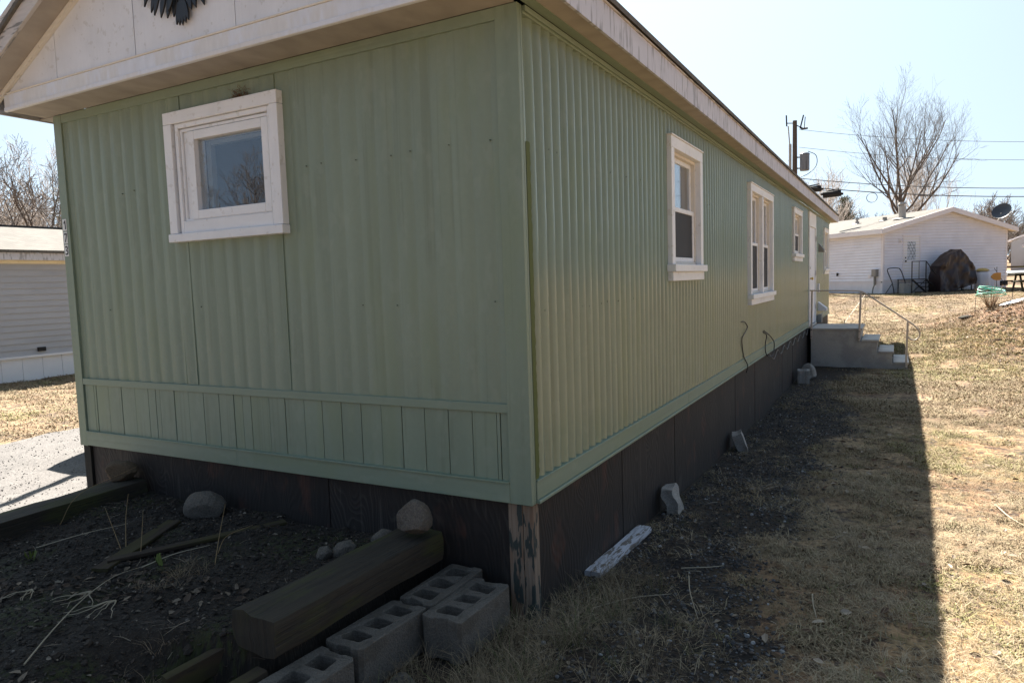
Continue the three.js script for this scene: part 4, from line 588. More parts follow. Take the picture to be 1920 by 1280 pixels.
{ // single stems and sticks one can pick out
  const stem = (pts, r, m, label, name = 'dry_stem', cat = 'stem') => { const R = new Raw(); const c = new THREE.CatmullRomCurve3(pts.map(p => V(...p)), false, 'centripetal'), n = 12; for (let i = 0; i < n; i++) R.frustum(c.getPoint(i / n), c.getPoint((i + 1) / n), r * (1 - 0.6 * i / n), r * (1 - 0.6 * (i + 1) / n), 5); return tag(mesh(name, R.geo(), m), label, cat); };
  const b = (x, z, k = 0.01) => [x, bedH(x, z) + k, z];
  stem([b(-1.30, 1.62, 0.012), b(-1.47, 1.42, 0.03), b(-1.63, 1.20, 0.04), b(-1.73, 1.0, 0.035), b(-1.80, 0.82, 0.015)], 0.0036, mt.stemPale, 'longest pale dry stalk lying diagonally across the bed');
  stem([b(-1.80, 0.82, 0.012), b(-1.74, 0.68, 0.03), b(-1.66, 0.52, 0.02)], 0.0035, mt.stemPale, 'thin pale stalk lying beyond the green sprouts');
  stem([b(-2.11, 0.70, 0), [-2.22, -0.17, 0.62], [-2.34, -0.07, 0.52]], 0.0028, mt.stem, 'upright orange-brown stem, tallest of the three in the bed');
  stem([b(-2.10, 0.73, 0), [-2.25, -0.20, 0.68], [-2.44, -0.14, 0.60]], 0.0025, mt.stem, 'leaning orange-brown stem forking from the tallest one');
  stem([b(-1.93, 0.74, 0), [-2.02, -0.20, 0.66], [-2.12, -0.12, 0.58]], 0.0025, mt.stem, 'shorter brown stem standing behind the flat dark board');
  stem([b(-1.45, 0.66, 0), [-1.58, -0.20, 0.52], [-1.72, -0.10, 0.36]], 0.0028, mt.stem, 'leaning tan stem near the domed grey rock');
  stem([b(-1.50, 0.60, 0.02), [-1.52, -0.20, 0.53], [-1.44, -0.16, 0.42]], 0.0022, mt.stem, 'small tan side stem crossing the leaning one');
  stem([b(-3.0 + 0.12, 0.62, 0), [-2.9, -0.16, 0.50], [-2.86, -0.06, 0.12]], 0.0022, mt.stem, 'thin stem leaning on the brown rock by the driveway');
  stem([b(-2.6, 0.9, 0.01), b(-2.45, 0.72, 0.03), b(-2.4, 0.5, 0.02)], 0.003, mt.stemPale, 'pale stalk lying near the dark edging timber');
  stem([[-3.42, gh(-3.4, 1.3), 1.3], [-3.42, -0.2, 1.26], [-3.46, 0.04, 1.2]], 0.0022, mt.stem, 'thin weed stem standing up against the driveway');
  for (const [x, z, l] of [[-1.745, 0.76, 'pair of yellow-green sprouts in the dark soil'], [-2.47, 1.0, 'small yellow-green sprout near the edging timber']]) { const R = new Raw(), q = rng(Math.round(-x * 100)); for (let i = 0; i < 7; i++) { const a = q() * 6.28, y = bedH(x, z), p0 = V(x + 0.035 * (i % 2), y, z), t = p0.clone().add(V(0.02 * Math.cos(a), 0.03 + 0.02 * q(), 0.02 * Math.sin(a))), s = V(-0.007 * Math.sin(a), 0.012, 0.007 * Math.cos(a)); R.tri(p0, t.clone().sub(s), t.clone().add(V(0, 0.012, 0))); R.tri(p0, t.clone().add(V(0, 0.012, 0)), t.clone().add(s)); } tag(mesh('sprout', R.geo(), mt.sprout), l, 'sprout'); }
  const roots = (x, z, s, seed, label) => { const R = new Raw(), q = rng(seed); for (let i = 0; i < 5; i++) { let p = V(x, bedH(x, z) + 0.02, z), a = 0.4 + 0.35 * (i - 2), r = 0.004; for (let k = 0; k < 5; k++) { a += (q() - 0.5) * 0.7; const n = p.clone().add(V(s * 0.2 * Math.cos(a + 0.9), 0, s * 0.2 * Math.sin(a + 0.9))); n.y = bedH(n.x, n.z) + 0.012 + 0.012 * q(); R.frustum(p, n, r, r * 0.8, 4); p = n; r *= 0.8; } } tag(mesh('dead_root', R.geo(), mt.stemPale), label, 'root'); };
  roots(-1.72, 1.12, 0.16, 5, 'forked pale dead root lying on moss, beside the long stalk'); roots(-1.50, 1.14, 0.2, 6, 'larger forked pale root lying under the long stalk'); roots(-2.02, 1.22, 0.15, 7, 'small forked pale root near the picture edge of the bed');
  const g = (x, z, k = 0.012) => [x, gh(x, z) + k, z];
  stem([g(0.52, -0.90), g(0.60, -0.62, 0.03), g(0.70, -0.38)], 0.004, mt.stemPale, 'curved pale stick on dark gravel past the long grass', 'stick', 'stick');
  stem([g(0.45, -1.0), g(0.60, -1.05, 0.03), g(0.66, -1.15)], 0.004, mt.stemPale, 'short forked stick nearest the painted board', 'stick', 'stick');
  stem([g(0.2, -0.25), g(0.34, -0.45, 0.02), g(0.50, -0.62)], 0.004, mt.stemPale, 'straight pale stick between long grass and gravel', 'stick', 'stick');
  stem([g(1.16, -0.95), g(1.18, -0.78, 0.02), g(1.21, -0.62)], 0.005, mt.stemPale, 'pale bent stick in shade close to the shadow edge', 'stick', 'stick');
  stem([g(2.2, -3.3), g(2.26, -2.85, 0.02), g(2.40, -2.5)], 0.006, mt.stemPale, 'whitish stick on the sunlit grass by the picture edge', 'stick', 'stick');
}

// ------------------------------------------------------------------ white double-wide behind
{
  const H = grp('white_house'); H.position.set(1.0, 0.0, -33.3); H.rotation.y = Math.atan2(0.70, 0.714); tag(H, 'white vinyl sided house with a low gable behind the lawn', 'house');
  const GW = 7.25, EV = 2.88, PK = 3.76, D = 15, gl = x => EV + (PK - EV) * (1 - Math.abs(x - GW / 2) / (GW / 2));
  // lap siding, one stepped course every 0.132 m
  const lap = (fn, y0, y1, len) => { const R = new Raw(), c = 0.132; for (let y = y0; y < y1 - 0.01; y += c) { const t = Math.min(y + c, y1), [a, b] = fn(y), [a2, b2] = fn(t), P = len; const yb = y + 0.032, q = [P(a, yb, 0.05), P(b, yb, 0.05), P(b2, t, 0.022), P(a2, t, 0.022)], u = [P(a, yb, -0.005), P(b, yb, -0.005)], w = [P(a, y, -0.005), P(b, y, -0.005)], v = [P(a2, t, -0.005), P(b2, t, -0.005)]; if (b2 - a2 < 0.02) continue; R.tri(q[0], q[1], q[2]); R.tri(q[0], q[2], q[3]); R.tri(u[0], u[1], q[1]); R.tri(u[0], q[1], q[0]); R.tri(w[0], w[1], u[1]); R.tri(w[0], u[1], u[0]); R.tri(q[3], q[2], v[1]); R.tri(q[3], v[1], v[0]); } return muv(R.geo()); };
  mesh('house_core', bb(0.01, GW - 0.01, 0.0, EV, -D, -0.012), mt.interior, H);
  mesh('gable_siding', lap(y => y < EV ? [0.06, GW - 0.06] : [GW / 2 * (y - EV) / (PK - EV) + 0.02, GW - GW / 2 * (y - EV) / (PK - EV) - 0.02], 0.60, PK, (u, y, d) => V(u, y, d)), mt.vinyl, H);
  mesh('side_siding', lap(() => [0.05, D], 0.56, EV, (u, y, d) => V(-d, y, -u)), mt.vinyl, H);
  mesh('corner_board', [bb(-0.03, 0.07, 0.55, EV, 0.0, 0.032), bb(-0.0305, 0.0, 0.55, EV, -0.09, -0.001)], mt.vinylWhite, H); mesh('corner_board', bb(GW - 0.07, GW + 0.03, 0.0, EV, 0.0, 0.032), mt.vinylWhite, H);
  const sk = grp('skirting', H); for (let x = 0; x < GW - 0.1; x += 0.302) mesh('skirting_panel', bb(x + 0.004, Math.min(x + 0.3, GW - 0.08), -0.3, 0.54, -0.01, 0.012), mt.vinylWhite, sk); for (let z = 0; z < D; z += 0.302) mesh('skirting_panel', bb(-0.012, 0.009, -0.4, 0.50, -z - 0.3, -z - 0.004), mt.vinylWhite, sk);
  mesh('skirting_cap', [bb(0.075, GW - 0.08, 0.541, 0.605, -0.01, 0.03), bb(-0.035, 0.008, 0.501, 0.565, -D, -0.1)], mt.vinylWhite, H);
  for (const s of [0, 1]) { const xe = s ? GW + 0.32 : -0.32, sh = new THREE.Shape(), ye = EV - 0.078; sh.moveTo(xe, ye + 0.05); sh.lineTo(GW / 2, PK + 0.05); sh.lineTo(GW / 2, PK + 0.10); sh.lineTo(xe, ye + 0.10); const g = new THREE.ExtrudeGeometry(sh, { depth: D + 0.6, bevelEnabled: false }); g.translate(0, 0, -D - 0.3); mesh('roof_slope', muv(g, 'z'), mt.shingle, H);
    const f = new THREE.Shape(); f.moveTo(xe, ye - 0.11); f.lineTo(GW / 2, PK - 0.11); f.lineTo(GW / 2, PK + 0.10); f.lineTo(xe, ye + 0.10); const fg = new THREE.ExtrudeGeometry(f, { depth: 0.03, bevelEnabled: false }); fg.translate(0, 0, 0.301); mesh('rake_board', muv(fg, 'x'), mt.vinylWhite, H);
    const u = new THREE.Shape(); u.moveTo(xe, ye - 0.09); u.lineTo(GW / 2, PK - 0.09); u.lineTo(GW / 2, PK - 0.07); u.lineTo(xe, ye - 0.07); const ug = new THREE.ExtrudeGeometry(u, { depth: 0.29, bevelEnabled: false }); ug.translate(0, 0, 0.01); mesh('rake_soffit', muv(ug), mt.cream, H);
    mesh('eave_board', bb(s ? xe + 0.001 : xe - 0.03, s ? xe + 0.03 : xe - 0.001, ye - 0.11, ye + 0.095, -D - 0.3, 0.33), mt.vinylWhite, H); }
  mesh('eave_soffit', bb(-0.32, -0.001, EV - 0.165, EV - 0.15, -D, 0.0), mt.cream, H);
  const d = grp('door', H); d.userData.label = 'white door with a leaded glass lite';
  mesh('door_frame', [bb(1.08, 1.14, 0.62, 2.62, 0.0, 0.055), bb(2.01, 2.07, 0.62, 2.62, 0.0, 0.055), bb(1.1405, 2.0095, 2.56, 2.62, 0.0, 0.055)], mt.vinylWhite, d); mesh('door_slab', bb(1.1405, 2.0095, 0.62, 2.559, 0.0, 0.036), M({ color: rgb(0.74, 0.74, 0.72), roughness: 0.5 }), d);
  mesh('door_lite', bb(1.34, 1.80, 1.50, 2.32, 0.0365, 0.042), M({ color: rgb(0.50, 0.55, 0.60), roughness: 0.12 }), d);
  const ld = []; for (const [a, b, c, e] of [[1.34, 1.95, 1.57, 2.32], [1.34, 1.5, 1.8, 2.25], [1.55, 1.5, 1.8, 1.92], [1.57, 2.32, 1.8, 1.92], [1.34, 2.2, 1.72, 1.5], [1.42, 2.32, 1.8, 1.65]]) ld.push(bar(V(a, b, 0.044), V(c, e, 0.044), 0.008, 4)); mesh('leaded_came', ld, mt.blackMetal, d);
  const kn = new THREE.SphereGeometry(0.04, 10, 8); kn.translate(1.23, 1.44, 0.07); mesh('door_knob', kn, mt.blackMetal, d); const k2 = new THREE.SphereGeometry(0.03, 10, 8); k2.translate(1.23, 1.60, 0.05); mesh('deadbolt', k2, mt.blackMetal, d);
  mesh('porch_light', [bb(0.84, 1.0, 2.28, 2.46, 0.02, 0.06, 0.01), bb(0.89, 0.97, 2.30, 2.40, 0.06, 0.13, 0.02)], mt.vinylWhite, H);
  mesh('meter_box', [bb(-0.20, -0.024, 0.78, 1.12, -0.46, -0.20, 0.02), bb(-0.16, -0.05, 0.40, 0.78, -0.36, -0.32)], mt.greybox, H); mesh('conduit', tube([V(-0.12, 0.42, -0.34), V(-0.14, 0.2, -0.42), V(-0.14, -0.3, -0.44)], 0.03, 6), mt.greybox, H);
  mesh('outlet_box', bb(-0.08, -0.022, 0.74, 0.88, -0.78, -0.62, 0.01), mt.vinylWhite, H); mesh('hose_tap', [bb(-0.10, -0.02, 0.85, 1.0, -2.82, -2.74, 0.01)], mt.blackMetal, H);
  const ry = x => EV - 0.078 + (PK - EV + 0.0) * ((x + 0.32) / (GW / 2 + 0.32)) + 0.10;
  const vp = (z, x, r, h, cap, n, l) => { const y = ry(x), g = [bar(V(x, y - 0.15, z), V(x, y + h, z), r, 14)]; const fl = new THREE.CylinderGeometry(r * 2.2, r * 2.6, 0.03, 14); fl.translate(x, y + 0.03, z); g.push(fl); if (cap) { const c = new THREE.CylinderGeometry(r * 0.9, r * 1.15, 0.10, 14); c.translate(x, y + h + 0.13, z); g.push(c, bar(V(x, y + h, z), V(x, y + h + 0.1, z), r * 0.5, 8)); } const o = mesh(n, g, cap ? mt.galv : mt.greybox, H); o.userData.label = l; };
  vp(-0.95, 2.0, 0.16, 0.62, true, 'chimney_pipe', 'tall metal chimney pipe on the roof'); vp(-2.0, 2.0, 0.10, 0.20, false, 'roof_vent', 'short plumbing vent beside the chimney pipe'); vp(-3.8, 2.0, 0.10, 0.16, true, 'roof_vent', 'low capped roof vent furthest from chimney');
  const L = (x, y, z) => H.localToWorld(V(x, y, z)); H.updateMatrixWorld(true);
  const at = (o, x, y, z, ry = 0) => { const p = L(x, y, z); o.position.copy(p); o.rotation.y = H.rotation.y + ry; return o; };
  { // satellite dish
    const s = grp('satellite_dish'); const pts = []; for (let i = 0; i <= 10; i++) { const r = 0.42 * i / 10; pts.push(new THREE.Vector2(r, 0.30 * r * r / 0.42)); } const dg = new THREE.LatheGeometry(pts, 28); dg.rotateX(-1.15); dg.rotateY(2.55); dg.scale(1, 0.92, 1); dg.translate(0.12, 0.52, 0.0); const dm = mt.dish.clone(); dm.side = THREE.DoubleSide; mesh('reflector', dg, dm, s);
    mesh('mast', [bar(V(-0.16, -0.04, 0), V(0.0, 0.22, 0), 0.025), bar(V(0, 0.22, 0), V(0.06, 0.48, 0), 0.03)], mt.galv, s); mesh('feed_arm', bar(V(0.05, 0.26, 0.05), V(0.52, 0.50, 0.30), 0.016), mt.dish, s); const f = new THREE.SphereGeometry(0.05, 10, 8); f.translate(0.52, 0.5, 0.3); mesh('receiver', f, mt.dish, s); at(s, 6.72, 3.12, 0.05, -0.7); tag(s, 'dark grey satellite dish on the roof edge of the white house', 'satellite dish');
  }
  { // black metal entry steps
    const s = grp('metal_steps'); mesh('platform', bb(0, 0.82, 0.60, 0.64, 0, 0.8), mt.blackMetal, s); for (const [x, z] of [[0.02, 0.02], [0.02, 0.78], [0.8, 0.02], [0.8, 0.78]]) mesh('leg', bar(V(x, -0.05, z), V(x, 0.61, z), 0.022, 6), mt.blackMetal, s); mesh('brace', [bar(V(0.02, 0.02, 0.78), V(0.8, 0.58, 0.78), 0.016, 6), bar(V(0.8, 0.02, 0.79), V(0.02, 0.58, 0.79), 0.016, 6)], mt.blackMetal, s);
    for (const z of [0.02, 0.78]) mesh('stringer', beamBox(V(0.80, 0.60, z), V(1.62, -0.02, z), 0.10, 0.03), mt.blackMetal, s); for (let i = 0; i < 3; i++) mesh('step_tread', bb(0.92 + 0.24 * i, 1.16 + 0.24 * i, 0.42 - 0.18 * i, 0.45 - 0.18 * i, 0.04, 0.76), mt.blackMetal, s);
    mesh('railing', [bar(V(0.02, 0.6, 0.78), V(0.02, 1.42, 0.78), 0.022), bar(V(0.8, 0.6, 0.78), V(0.8, 1.42, 0.78), 0.022), bar(V(0.02, 1.41, 0.78), V(0.8, 1.41, 0.78), 0.016), bar(V(0.41, 0.64, 0.78), V(0.41, 1.41, 0.78), 0.012), bar(V(0.8, 1.41, 0.78), V(1.36, 0.78, 0.78), 0.018)], mt.blackMetal, s); at(s, 0.72, 0.0, 0.12); tag(s, 'small black metal entry steps at the white house door', 'steps');
  }
  { const s = grp('folding_frame'); const a = 0.40; mesh('frame', [tube([V(-0.02, 0, 0.25), V(0.0, 0.5, 0.12), V(-0.02, 1.08, -0.12), V(0.05, 1.14, -0.14), V(0.72, 1.14, -0.14), V(0.80, 1.06, -0.12), V(0.80, 0.5, 0.12), V(0.82, 0.0, 0.25)], 0.022, 6, 60)], mt.blackMetal, s); mesh('prop_legs', [bar(V(0.02, 0.5, 0.12), V(-0.05, 0, -0.2), 0.016), bar(V(0.78, 0.5, 0.12), V(0.85, 0, -0.2), 0.016)], mt.blackMetal, s); const sp = []; for (let i = 0; i < 9; i++) sp.push(bar(V(0.02, 0.1 + 0.11 * i, 0.22 - 0.038 * i), V(0.78, 0.1 + 0.11 * i, 0.22 - 0.038 * i), 0.004, 4)); mesh('wire_springs', sp, mt.galv, s); at(s, -0.12, -0.02, 0.55, 0.1); tag(s, 'empty black folding frame leaning by the white house corner', 'folding frame'); }
  { const o = mesh('storage_box', [bb(-0.32, 0.32, -0.02, 0.44, -0.14, 0.14, 0.02), bb(-0.10, 0.24, 0.36, 0.41, 0.14, 0.16)], mt.greybox); at(o, 0.62, 0.0, 0.75, 0.05); o.rotation.z = -0.06; tag(o, 'grey plastic box standing in front of the metal steps', 'box'); }
  { // tarp covered structure
    const s = grp('tarp_cover'); const pw = (T, x) => { for (let i = 0; i < T.length - 1; i++) if (x <= T[i + 1][0]) return lerp(T[i][1], T[i + 1][1], clamp((x - T[i][0]) / (T[i + 1][0] - T[i][0]))); return T[T.length - 1][1]; };
    let g = new THREE.BoxGeometry(1, 1, 1, 44, 36, 14); const p = g.attributes.position; for (let i = 0; i < p.count; i++) { const u = p.getX(i) + 0.5, v = p.getY(i) + 0.5, w = p.getZ(i) + 0.5; const x0 = lerp(-0.02, 2.12, u), top = pw([[-0.02, 1.16], [0.62, 1.66], [1.22, 1.90], [2.12, 1.08]], x0), bot = pw([[-0.02, -0.02], [0.6, 0.02], [1.2, 0.14], [2.12, 0.32]], x0), tz = 1 - 0.12 * v; let y = lerp(bot, top, v), x = x0 + 0.05 * Math.sin(v * 3) * (u - 0.5), z = lerp(0.3 - 0.32 * tz, 0.3 + 0.36 * tz, w); const drape = 0.035 * Math.sin(x0 * 9 + 2 * wn(y * 2 + 5, 3, 8)) * (1 - v) + 0.09 * wn(x0 * 3.2 + 9, y * 3.2 + 9, 5) + 0.05 * wn(x0 * 8 + 9, y * 6 + 9, 6); p.setXYZ(i, x + 0.05 * wn(y * 4 + 9, z * 4 + 9, 3), y + 0.05 * wn(x0 * 5 + 9, z * 5 + 9, 4) * v, z + (w > 0.5 ? 1 : -1) * drape); } g.computeVertexNormals(); g = muv(g); mesh('tarp', g, mt.tarp, s);
    for (const [x, z] of [[1.35, 0.1], [1.95, 0.1], [1.35, 0.55], [1.95, 0.55]]) mesh('leg', bar(V(x, -0.05, z), V(x, 0.5, z), 0.03, 6), mt.blackMetal, s); mesh('lower_shelf', bb(1.2, 2.0, 0.10, 0.13, 0.15, 0.55), mt.galv, s); s.scale.set(0.94, 1, 0.94); at(s, 2.1, 0.0, 0.55); tag(s, 'peaked dark brown tarp cover beside the white house', 'tarp cover');
  }
  { const s = grp('storage_barrel'); const pr = [[0, 0], [0.27, 0], [0.30, 0.05], [0.31, 0.4], [0.30, 0.76], [0.24, 0.84], [0.22, 0.88], [0, 0.88]].map(a => new THREE.Vector2(...a)); mesh('drum', new THREE.LatheGeometry(pr, 24), mt.vinylWhite, s); const c = new THREE.SphereGeometry(0.29, 18, 10, 0, 6.3, 0, 1.5); c.scale(1, 0.5, 1); c.translate(0, 0.87, 0); mesh('cap', c, mt.yellow, s); at(s, 4.75, 0.0, 0.9); tag(s, 'white barrel with a tan cap beside the brown tarp', 'barrel'); }
  { const s = grp('orange_sign'); const e = new THREE.Shape(); e.moveTo(-0.32, 0); e.bezierCurveTo(-0.2, 0.2, 0.1, 0.18, 0.25, 0.16); e.lineTo(0.25, -0.16); e.bezierCurveTo(0.1, -0.18, -0.2, -0.2, -0.32, 0); const g = new THREE.ExtrudeGeometry(e, { depth: 0.02, bevelEnabled: false }); g.translate(0, 0.62, 0.1); mesh('board', g, mt.orange, s); mesh('stand', [bar(V(0.05, -0.05, 0.08), V(0.05, 1.05, 0.08), 0.012), bar(V(-0.1, 1.0, 0.08), V(0.45, 0.35, 0.08), 0.01)], mt.blackMetal, s); mesh('black_tray', bb(0.28, 0.66, 0.20, 0.42, 0.05, 0.12), mt.dark, s); at(s, 4.62, 0.0, 1.6); tag(s, 'orange fish-shaped board on a thin stand by the barrel', 'board'); }
}
{ // shrub tied up with green hose on the bank
  const s = grp('tied_shrub'), bx = 3.54, bz = -17.5, by = gh(bx, bz), R = new Raw(), q = rng(88); for (let i = 0; i < 26; i++) { const a = q() * 6.28, r = 0.10 + 0.22 * q(); let p = V(bx + 0.04 * Math.cos(a), by - 0.02, bz + 0.04 * Math.sin(a)), rad = 0.009; for (let k = 0; k < 4; k++) { const n = p.clone().add(V(r * 0.27 * Math.cos(a) + 0.02 * (q() - 0.5), 0.12 + 0.03 * q(), r * 0.27 * Math.sin(a) + 0.02 * (q() - 0.5))); R.frustum(p, n, rad, rad * 0.75, 4); p = n; rad *= 0.75; if (k > 1) R.frustum(p, p.clone().add(V(0.1 * (q() - 0.5), 0.1 * q(), 0.1 * (q() - 0.5))), rad * 0.7, rad * 0.4, 3); } }
  mesh('stems', R.geo(), M({ color: rgb(0.24, 0.15, 0.085), roughness: 0.9 }), s); for (let i = 0; i < 7; i++) { const P = [], t = i * 0.9; for (let k = 0; k < 16; k++) { const a = k / 16 * 6.283; P.push(V(bx + (0.31 - 0.012 * i) * Math.cos(a), by + 0.31 + 0.028 * i + 0.05 * Math.sin(a + t) + 0.02 * (q() - 0.5), bz + (0.31 - 0.012 * i) * Math.sin(a))); } mesh('hose_loop', tube(P, 0.010, 5, 48, true), i % 3 === 1 ? mt.hosePale : mt.hose, s); } tag(s, 'bare shrub wrapped in green hose on the bank', 'shrub');
  const sn = []; const blob = (x, z, rx, rz, seed) => { const S = new THREE.Shape(); for (let k = 0; k <= 26; k++) { const a = k / 26 * 6.283, r = 1 + 0.5 * wn(Math.cos(a) * 2 + seed * 9, Math.sin(a) * 2 + 50, 7); k ? S.lineTo(rx * r * Math.cos(a), rz * r * Math.sin(a)) : S.moveTo(rx * r, 0); } const g = new THREE.ShapeGeometry(S); g.rotateX(-Math.PI / 2); const p = g.attributes.position; for (let i = 0; i < p.count; i++) { const X = p.getX(i) + x, Z = p.getZ(i) + z; p.setXYZ(i, X, gh(X, Z) + 0.035, Z); } g.computeVertexNormals(); return g; };
  tag(mesh('snow', [blob(4.15, -17.2, 0.5, 0.22, 3), blob(4.25, -16.55, 0.13, 0.08, 5)], mt.snow), 'last patch of snow on the bank behind the tied shrub', 'snow', null, 'stuff');
  for (const [x, z, l, sd] of [[3.05, -17.0, 'dark clump of earth on the bank before the tied shrub', 61], [4.35, -16.0, 'dark clump of earth at the picture edge on the bank', 62]]) rock(x, gh(x, z) + 0.01, z, 0.22, 0.06, 0.14, sd, mt.soil, l, 0, 0.4, 0, 'earth_clump', 'clod');
  const w = (x, z, h, l) => tag(mesh('garden_stake', bar(V(x, gh(x, z) - 0.05, z), V(x + 0.02, gh(x, z) + h, z), 0.006, 5), mt.wire), l, 'stake'); w(3.2, -17.2, 0.42, 'thin wire stake standing left of the tied shrub'); w(4.0, -17.8, 0.40, 'thin wire stake standing right of the tied shrub');
}
{ // picnic table, distant houses, rail fence
  const s = grp('picnic_table'); mesh('tabletop', bb(0, 1.8, 0.70, 0.75, -0.4, 0.4), mt.timber, s); for (const z of [-0.78, 0.5]) mesh('bench', bb(0, 1.8, 0.42, 0.47, z, z + 0.28), mt.timber, s); for (const x of [0.25, 1.55]) { mesh('leg', [bar(V(x, -0.05, -0.6), V(x, 0.7, -0.2), 0.04, 6), bar(V(x, -0.05, 0.6), V(x, 0.7, 0.2), 0.04, 6), bar(V(x, 0.42, -0.7), V(x, 0.42, 0.7), 0.035, 6)], mt.timber, s); } s.position.set(5.75, gh(5.75, -33), -32.9); s.rotation.y = 0.2; tag(s, 'dark wooden picnic table at the picture edge', 'picnic table');
  const b = (n, x, z, w, d, h, ry, m, label, win) => { const g = grp(n); mesh('wall', bb(-w / 2, w / 2, -0.5, h, -d / 2, d / 2), m, g); const sh = new THREE.Shape(); sh.moveTo(-w / 2 - 0.3, h - 0.05); sh.lineTo(0, h + w * 0.18); sh.lineTo(w / 2 + 0.3, h - 0.05); sh.lineTo(w / 2 + 0.3, h + 0.1); sh.lineTo(0, h + w * 0.18 + 0.17); sh.lineTo(-w / 2 - 0.3, h + 0.1); const rg = new THREE.ExtrudeGeometry(sh, { depth: d + 0.5, bevelEnabled: false }); rg.translate(0, 0, -d / 2 - 0.25); mesh('roof', muv(rg, 'z'), mt.vinylWhite, g); const gs = new THREE.Shape(); gs.moveTo(-w / 2, h - 0.001); gs.lineTo(w / 2, h - 0.001); gs.lineTo(0, h + w * 0.18); const gg = new THREE.ExtrudeGeometry(gs, { depth: 0.1, bevelEnabled: false }); gg.translate(0, 0, d / 2 - 0.101); mesh('gable', muv(gg), m, g); if (win) { const f = grp('window', g); mesh('frame', bb(-0.55, 0.55, 1.0, 2.3, d / 2, d / 2 + 0.06), mt.vinylWhite, f); mesh('pane', bb(-0.38, 0.38, 1.15, 2.15, d / 2 + 0.06, d / 2 + 0.075), mt.dark, f); } g.position.set(x, gh(x, z), z); g.rotation.y = ry; tag(g, label, 'house'); };
  b('distant_house', 17.6, -91, 6, 12, 3.0, -0.5, mt.vinylGrey, 'small grey gabled house far off beyond the white house', true);
  b('garden_shed', 10.7, -52, 3.4, 4, 2.1, -0.2, mt.vinylGrey, 'grey shed with a pale roof at the picture edge', false);
  const f = grp('rail_fence'); for (let i = 0; i < 6; i++) mesh('post', bb(8.2 + 2.2 * i - 0.07, 8.2 + 2.2 * i + 0.07, -0.5, 1.1, -0.07, 0.07), mt.greywood, f); for (let i = 0; i < 5; i++) for (const y of [0.35, 0.8]) mesh('rail', bb(8.2 + 2.2 * i + 0.071, 10.4 + 2.2 * i - 0.071, y - 0.06, y + 0.06, -0.04, 0.04, 0, 'x'), mt.greywood, f); f.position.set(0, gh(10, -60), -58); tag(f, 'weathered two-rail fence beyond the white house', 'fence');
  const S = new THREE.Shape(); for (let k = 0; k <= 30; k++) { const a = k / 30 * 6.283, r = 1 + 0.4 * wn(Math.cos(a) * 2 + 9, Math.sin(a) * 2 + 9, 3); k ? S.lineTo(15 * r * Math.cos(a), 8 * r * Math.sin(a)) : S.moveTo(15 * r, 0); } const g = new THREE.ShapeGeometry(S); g.rotateX(-Math.PI / 2); const p = g.attributes.position; for (let i = 0; i < p.count; i++) { const X = p.getX(i) + 15, Z = p.getZ(i) - 72; p.setXYZ(i, X, gh(X, Z) + 0.12, Z); } g.computeVertexNormals(); tag(mesh('snow_field', g, mt.snow), 'leftover snow on the far field by the distant house', 'snow', null, 'stuff');
}
{ // grey house across the driveway
  const H = grp('grey_house'); H.position.set(-14.9, -0.69, -4); tag(H, 'grey vinyl sided house across the driveway', 'house'); const z0 = -16, z1 = 7, c = 0.131, y0 = 0.53;
  mesh('house_core', bb(-7, -0.03, 0, 2.5, z0, z1), mt.interior, H); const s = grp('siding', H);
  for (let i = 0; i < 15; i++) { const y = y0 + i * c, R = new Raw(); const q = [V(0.018, y, z1), V(0.018, y, z0), V(0.0, y + c, z0), V(0, y + c, z1)], u = [V(-0.02, y, z1), V(-0.02, y, z0)]; R.tri(q[0], q[1], q[2]); R.tri(q[0], q[2], q[3]); R.tri(u[0], u[1], q[1]); R.tri(u[0], q[1], q[0]); mesh('siding_board', muv(R.geo(), 'z', i), mt.vinylGrey, s); }
  const k = grp('skirting', H); for (let z = z0; z < z1; z += 0.41) mesh('skirting_panel', bb(-0.03, -0.006 + 0.004 * (Math.round(z * 9) % 2), -0.3, 0.5, z + 0.003, z + 0.407), mt.vinylWhite, k);
  mesh('skirting_cap', bb(-0.02, 0.045, 0.485, 0.53, z0, z1), mt.vinylWhite, H); mesh('frieze', bb(-0.02, 0.03, 2.495, 2.56, z0, z1), M({ map: T.white, color: rgb(0.95, 0.84, 0.62), roughness: 0.6 }), H); mesh('fascia', bb(0.16, 0.20, 2.57, 2.72, z0 - 0.2, z1 + 0.2), mt.fascia, H); mesh('soffit', bb(0.0, 0.16, 2.562, 2.575, z0, z1), mt.cream, H);
  const sh = new THREE.Shape(); sh.moveTo(0.24, 2.72); sh.lineTo(-3.3, 3.52); sh.lineTo(-3.3, 3.58); sh.lineTo(0.24, 2.78); const g = new THREE.ExtrudeGeometry(sh, { depth: z1 - z0 + 0.5, bevelEnabled: false }); g.translate(0, 0, z0 - 0.25); mesh('roof_slope', muv(g, 'z'), mt.shingle, H); mesh('ridge_cap', bb(-3.38, -3.2, 3.545, 3.61, z0 - 0.25, z1 + 0.25), mt.blackMetal, H);
  mesh('wall_vent', bb(0.012, 0.05, 0.60, 0.69, -1.72, -1.55, 0.01), mt.dark, H);
}
